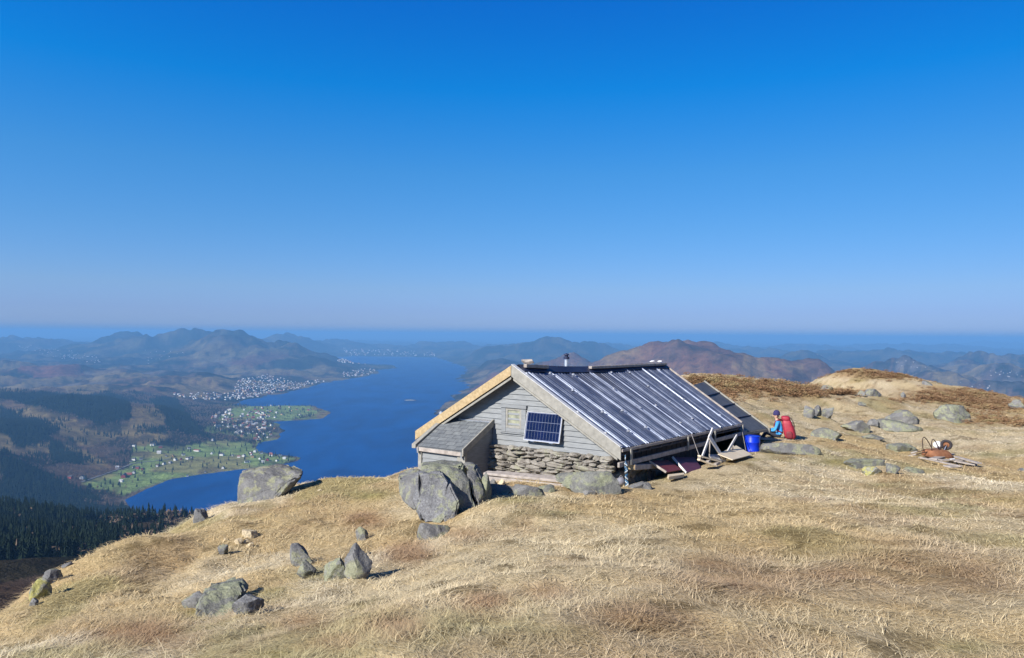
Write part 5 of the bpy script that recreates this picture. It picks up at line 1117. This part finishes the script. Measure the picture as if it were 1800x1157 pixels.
FARM = [((870, 1112), 'barn', 'red', 'dark', 'long red barn on the nearest green field by the fjord', 1.0, 0.3), ((905, 1095), 'barn', 'red', 'tiled', 'red barn wing beside the long red barn', 0.6, 1.7), ((937, 1087), 'house', 'white', 'dark', 'white farmhouse just right of the red barn', 1.0, None), ((850, 1147), 'house', 'white', 'pale', 'white house just below the red barn', 0.9, None),
        ((575, 1125), 'house', 'white', 'dark', 'white house at the lower end of the valley road', 1.2, None), ((495, 1122), 'house', 'red', 'dark', 'red house at the forest edge left of the road end', 1.0, None), ((822, 1051), 'house', 'white', 'pale', 'lone white house on the slope above the valley road', 0.9, None),
        ((940, 995), 'house', 'white', 'dark', 'white house at the top bend of the valley road', 1.0, None), ((918, 1006), 'shed', 'grey', 'dark', 'small grey shed left of the road-bend house', 1.2, None), ((990, 992), 'house', 'grey', 'dark', 'grey house right of the road-bend house', 0.9, None),
        ((940, 898), 'house', 'white', 'dark', 'upper white house at the left of the top field', 0.9, None), ((1068, 893), 'house', 'white', 'dark', 'big white house at the upper middle field', 1.15, None), ((1126, 906), 'house', 'red', 'dark', 'red house beside the big upper white house', 1.0, None), ((1116, 948), 'house', 'white', 'pale', 'white house standing alone mid-field', 1.15, None),
        ((1328, 916), 'house', 'white', 'dark', 'white house at the upper right of the fields', 1.0, None), ((1382, 932), 'long', 'white', 'tiled', 'long white house with red tiled roof', 1.0, 1.3), ((1490, 857), 'house', 'white', 'pale', 'white house at the wood edge far up the fields', 1.0, None), ((1556, 962), 'house', 'white', 'dark', 'white house right of the straw-coloured field', 1.15, None), ((1485, 952), 'house', 'white', 'pale', 'pale house left of the shoreline road fields', 0.9, None),
        ((1710, 970), 'house', 'white', 'dark', 'white gabled house on the right green field', 1.15, None), ((1675, 976), 'house', 'white', 'tiled', 'white house with tiled roof on the right green field', 0.9, None), ((1105, 1037), 'long', 'white', 'tiled', 'white row house with tiled roof below the road', 0.9, 0.2), ((1150, 1025), 'house', 'white', 'dark', 'white house right of the tiled row house', 0.9, None), ((1195, 1015), 'house', 'grey', 'dark', 'grey house in the hamlet right of the row house', 0.9, None),
        ((1165, 968), 'barn', 'grey', 'dark', 'dark grey barn at the left of the hamlet', 0.5, 0.4), ((1230, 997), 'house', 'white', 'dark', 'white house in the middle of the hamlet', 1.0, None), ((1212, 970), 'house', 'ochre', 'dark', 'ochre house at the back of the hamlet', 0.9, None), ((1287, 962), 'house', 'white', 'dark', 'white house at the back right of the hamlet', 0.9, None), ((1318, 990), 'house', 'white', 'dark', 'bright white house at the front right of the hamlet', 1.1, None), ((1340, 978), 'barn', 'grey', 'dark', 'low grey barn at the right end of the hamlet', 0.5, 1.6), ((1270, 992), 'house', 'red', 'dark', 'small red house between the white hamlet houses', 0.8, None),
        ((935, 1047), 'barn', 'grey', 'dark', 'dark long shed below the road bend', 0.45, 0.2), ((965, 1054), 'house', 'red', 'dark', 'dark red house below the road bend', 1.0, None), ((1002, 1058), 'barn', 'red', 'dark', 'red barn right of the dark red house', 0.5, 0.1), ((1565, 1053), 'house', 'white', 'dark', 'white boathouse at the shore inlet', 0.9, None), ((1315, 1107), 'shed', 'white', 'dark', 'small white boat shed at the near shoreline', 1.2, None), ((1440, 1082), 'shed', 'grey', 'dark', 'small grey boat shed on the rocky shore', 1.2, None), ((1760, 960), 'house', 'white', 'tiled', 'white house with tiled roof at the point field', 0.9, None), ((1745, 1010), 'house', 'white', 'dark', 'white house near the right shore of the field', 0.8, None),
        ((1630, 965), 'house', 'grey', 'dark', 'grey house among trees on the right field', 0.8, None)]
for (a_, b_), shp, wl, rf, lb, sc_, rz_ in FARM: house(*z3(a_, b_), shp, wl, rf, lb, FG, sc_, True, None, rz_)
house(*z3(1505, 650), 'house', 'white', 'pale', 'white house on the far shore just left of the hut roof edge', 'houses across the fjord', 1.6, True, Vector(U(775, 727, 3650)))
n_ind = len(FARM)+1
VILL = [([(365, 735), (400, 720), (470, 722), (495, 745), (455, 790), (420, 765), (380, 755)], 150, 'small pale house in the village on the near peninsula', 'village houses on the near peninsula', 900, True, 1.05),
        ([(430, 716), (480, 706), (545, 714), (550, 730), (440, 738)], 26, 'house on the green wooded point jutting into the fjord', 'houses on the green point', 900, True, 1.05),
        ([(440, 790), (470, 796), (525, 806), (480, 815), (430, 815)], 14, 'house on the lowest green point of the near shore', 'houses on the lowest point', 900, True, 1.0),
        ([(405, 700), (420, 668), (470, 658), (520, 672), (560, 668), (575, 672), (530, 684), (480, 693), (430, 704)], 360, 'tiny white house in the dense town on the far bank', 'town houses on the far bank', 2500, False, 1.0),
        ([(300, 692), (400, 690), (430, 704), (330, 702)], 70, 'tiny white house along the far bank', 'x', 2500, False, 1.0), ([(600, 655), (640, 648), (662, 650), (655, 660), (605, 664)], 60, '', 'x', 2500, False, 1.1),
        ([(590, 632), (630, 632), (650, 641), (600, 638)], 40, '', 'x', 2500, False, 1.4), ([(600, 612), (760, 618), (765, 627), (610, 625)], 110, '', 'x', 2500, False, 1.9), ([(20, 608), (60, 606), (170, 625), (180, 640), (100, 630)], 80, '', 'x', 2500, False, 0.95), ([(255, 615), (330, 618), (260, 640)], 18, '', 'x', 2500, False, 0.8),
        ([(1560, 632), (1640, 640), (1620, 650), (1570, 645)], 10, '', 'x', 2500, False, 0.5), ([(1720, 650), (1800, 652), (1800, 665), (1740, 662)], 16, '', 'x', 2500, False, 0.5), ([(1680, 672), (1760, 680), (1740, 690), (1690, 682)], 6, '', 'x', 2500, False, 0.5), ([(1420, 615), (1500, 620), (1490, 630), (1430, 624)], 10, '', 'x', 2500, False, 0.5)]
town = MB(); a0, r0, g0 = house_parts(*HSH['house']); nsmall = 0
WC = ['white', 'white', 'white', 'white', 'ochre', 'red', 'grey', 'white']; RC = ['dark', 'dark', 'tiled', 'pale']
for poly, cnt, lb, grp, dmin, near_, sc_ in VILL:
    xs_, ys_ = [p[0] for p in poly], [p[1] for p in poly]; got = 0; tries = 0
    while got < cnt and tries < cnt*12:
        tries += 1; a_, b_ = rng.uniform(min(xs_), max(xs_)), rng.uniform(min(ys_), max(ys_))
        if not in_poly(np.array([a_]), np.array([b_]), poly)[0]: continue
        p = hit_far(a_, b_, dmin)
        if p.z < H0+2 or p.y > 40000: continue
        got += 1; s1 = sc_*rng.uniform(0.75, 1.2)
        if n_ind < 298 and grp != 'x': house(0, 0, 'house', WC[rng.integers(8)], RC[rng.integers(4)], lb, grp, s1, False, p); n_ind += 1
        else:
            rz = rng.uniform(0, 3.14); c, s = math.cos(rz), math.sin(rz); wi = [0, 0, 0, 0, 0, 1, 2, 0][rng.integers(8)]; ri = 3+rng.integers(3)
            tf = lambda v: (p.x+(v[0]*c-v[1]*s)*s1, p.y+(v[0]*s+v[1]*c)*s1, p.z+v[2]*s1)
            town.add([tf(v) for v in a0.v], a0.f, wi); town.add([tf(v) for v in r0.v], r0.f, ri)
tag(town.build('distant_town', [HW['white'], HW['ochre'], HW['grey'], HRF['dark'], HRF['tiled'], HRF['pale']]), kind='stuff')
# valley road
def road(name, pts, w, mat):
    q = []
    for i in range(len(pts)-1):
        for k in range(24): f_ = k/24; q.append(hit_far(pts[i][0]*(1-f_)+pts[i+1][0]*f_, pts[i][1]*(1-f_)+pts[i+1][1]*f_, 900))
    mb = MB()
    for i in range(len(q)-1):
        d = (q[i+1]-q[i]); d.z = 0
        if d.length < 0.5: continue
        s_ = Vector((-d.y, d.x, 0)).normalized()*w; z_ = ZV*1.0; mb.add([q[i]-s_+z_, q[i]+s_+z_, q[i+1]+s_+z_, q[i+1]-s_+z_], [(0, 1, 2, 3)])
    return tag(mb.build(name, mat), kind='structure')
road('valley_road', [z3(570, 1150), z3(700, 1105), z3(830, 1060), z3(920, 1022), z3(1000, 1010), z3(1100, 1000), z3(1200, 985)], 4.0, simple('asphalt', (0.10, 0.10, 0.105), (0.15, 0.15, 0.15), 0.3, 0.9, bmp=0))
# islet in the fjord
me = rock_mesh(80, 40, 9, 501, 14); me.materials.append(m_rock_dark); o = link('islet', me); p_ = U(722, 704, 1.0); o.location = (p_.x*H0/p_.z, H0/p_.z, H0+1); tag(o, kind='structure')

# ------------------------------------------------------------------ dry grass
m_blade, nt, b = new_mat('dry_grass_blade'); at = nt.nodes.new('ShaderNodeAttribute'); at.attribute_name = 'Col'
nt.links.new(at.outputs[0], b.inputs['Base Color']); b.inputs['Roughness'].default_value = 0.7; b.inputs['Specular IOR Level'].default_value = 0.15
tl = nt.nodes.new('ShaderNodeBsdfTranslucent'); nt.links.new(at.outputs[0], tl.inputs['Color']); ms_ = nt.nodes.new('ShaderNodeMixShader'); ms_.inputs[0].default_value = 0.25
out = [n_ for n_ in nt.nodes if n_.type == 'OUTPUT_MATERIAL'][0]; nt.links.new(b.outputs[0], ms_.inputs[1]); nt.links.new(tl.outputs[0], ms_.inputs[2]); nt.links.new(ms_.outputs[0], out.inputs['Surface'])
def grass(ntuft, per, d0, d1, pw):
    u = rng.random(ntuft); e = 2-pw; d = (d0**e+u*(d1**e-d0**e))**(1/e); t_ = rng.uniform(-0.80, 0.78, ntuft)
    cx, cy = t_*d, d; hs_ = (cx-0)*0.824-(cy-16.51)*0.566; hn = (cx-0)*0.566+(cy-16.51)*0.824
    ok = ~((hs_ > -2.5) & (hs_ < 2.45) & (hn > 0.25) & (hn < 9.5)); ok &= ~((hs_ > -2.1) & (hs_ < -0.7) & (hn > -0.75) & (hn < 0.5))
    ok &= soil_shadow(cx, cy) < rng.uniform(0.25, 0.9, ntuft)
    cx, cy, d = cx[ok], cy[ok], d[ok]
    lay = fbm(cx/0.9, cy/1.1, 3, 351)*14.0+0.6; hgt = 0.6+0.9*fbm(cx/0.9, cy/0.9, 3, 361)
    n = len(cx)*per; ci = np.repeat(np.arange(len(cx)), per)
    spread = 0.05+0.012*d[ci]; bx_ = cx[ci]+rng.normal(0, 1, n)*spread; by_ = cy[ci]+rng.normal(0, 1, n)*spread
    for (rx, ry, ra, rb_) in ROCK_XY:
        inside = ((bx_-rx)/(ra*0.85+0.02))**2+((by_-ry)/(rb_*0.85+0.02))**2 < 1; bx_[inside] = bx_[inside]; hgt_mask = inside; ci = ci[~inside]; bx_ = bx_[~inside]; by_ = by_[~inside]
    n = len(bx_); dd = d[ci]; bz = near_z(bx_, by_)
    jit = np.clip(rng.normal(0.52, 0.2, n)+0.55*(vnoise(cx[ci]*3.2, cy[ci]*3.2, 371)-0.5), 0.05, 1.0)
    col, wb, wg = grass_color(bx_, by_, bz, jit)
    L_ = (0.09+0.13*rng.random(n)**1.5)*(0.72+0.28*sstep(5, 12, dd))*hgt[ci]*(1+0.10*wb)*np.clip(1-0.35*sstep(10, 40, dd), 0.6, 1); phi = lay[ci]+rng.normal(0, 0.95, n)
    hs2 = bx_*0.824-(by_-16.51)*0.566; hn2 = bx_*0.566+(by_-16.51)*0.824; L_ = L_*np.where((hs2 > 2.2) & (hs2 < 4.2) & (hn2 > -1.0) & (hn2 < 8.5), 0.55, 1.0)
    w = 0.0016*(np.maximum(dd, 3.5)/4)**0.85*rng.uniform(0.7, 1.5, n)
    th0 = rng.normal(0.30, 0.22, n)+0.10*wb; th1 = rng.normal(-0.14, 0.20, n)+0.10*wb
    hx, hy = np.cos(phi), np.sin(phi); sxv, syv = -hy, hx
    pts = [np.stack([bx_, by_, bz-0.015], 1)]; nseg = 3
    for k in range(nseg):
        th = th0+(th1-th0)*(k/(nseg-1)); st = L_/nseg; pts.append(pts[-1]+np.stack([hx*np.cos(th)*st, hy*np.cos(th)*st, np.sin(th)*st], 1))
    side = np.stack([sxv, syv, np.zeros(n)], 1); ws = [1.0, 0.9, 0.65, 0.12]
    V = np.stack([p+sg*side*(w*ws[k])[:, None] for k, p in enumerate(pts) for sg in (-1, 1)], 1)
    base = np.arange(n)[:, None]*8; f = np.concatenate([base+np.array([2*k, 2*k+1, 2*k+3, 2*k+2]) for k in range(3)], 0)
    cc = np.repeat(col[:, None, :], 8, 1)
    return V.reshape(-1, 3), f, cc.reshape(-1, 3)
parts_ = [grass(58000, 12, 2.6, 85, 1.75)]
V = np.concatenate([p[0] for p in parts_]); Fg = parts_[0][1]; Cg = parts_[0][2]
tag(link('dry_grass', np_mesh('dry_grass', V, Fg, m_blade, col=Cg)), kind='stuff')
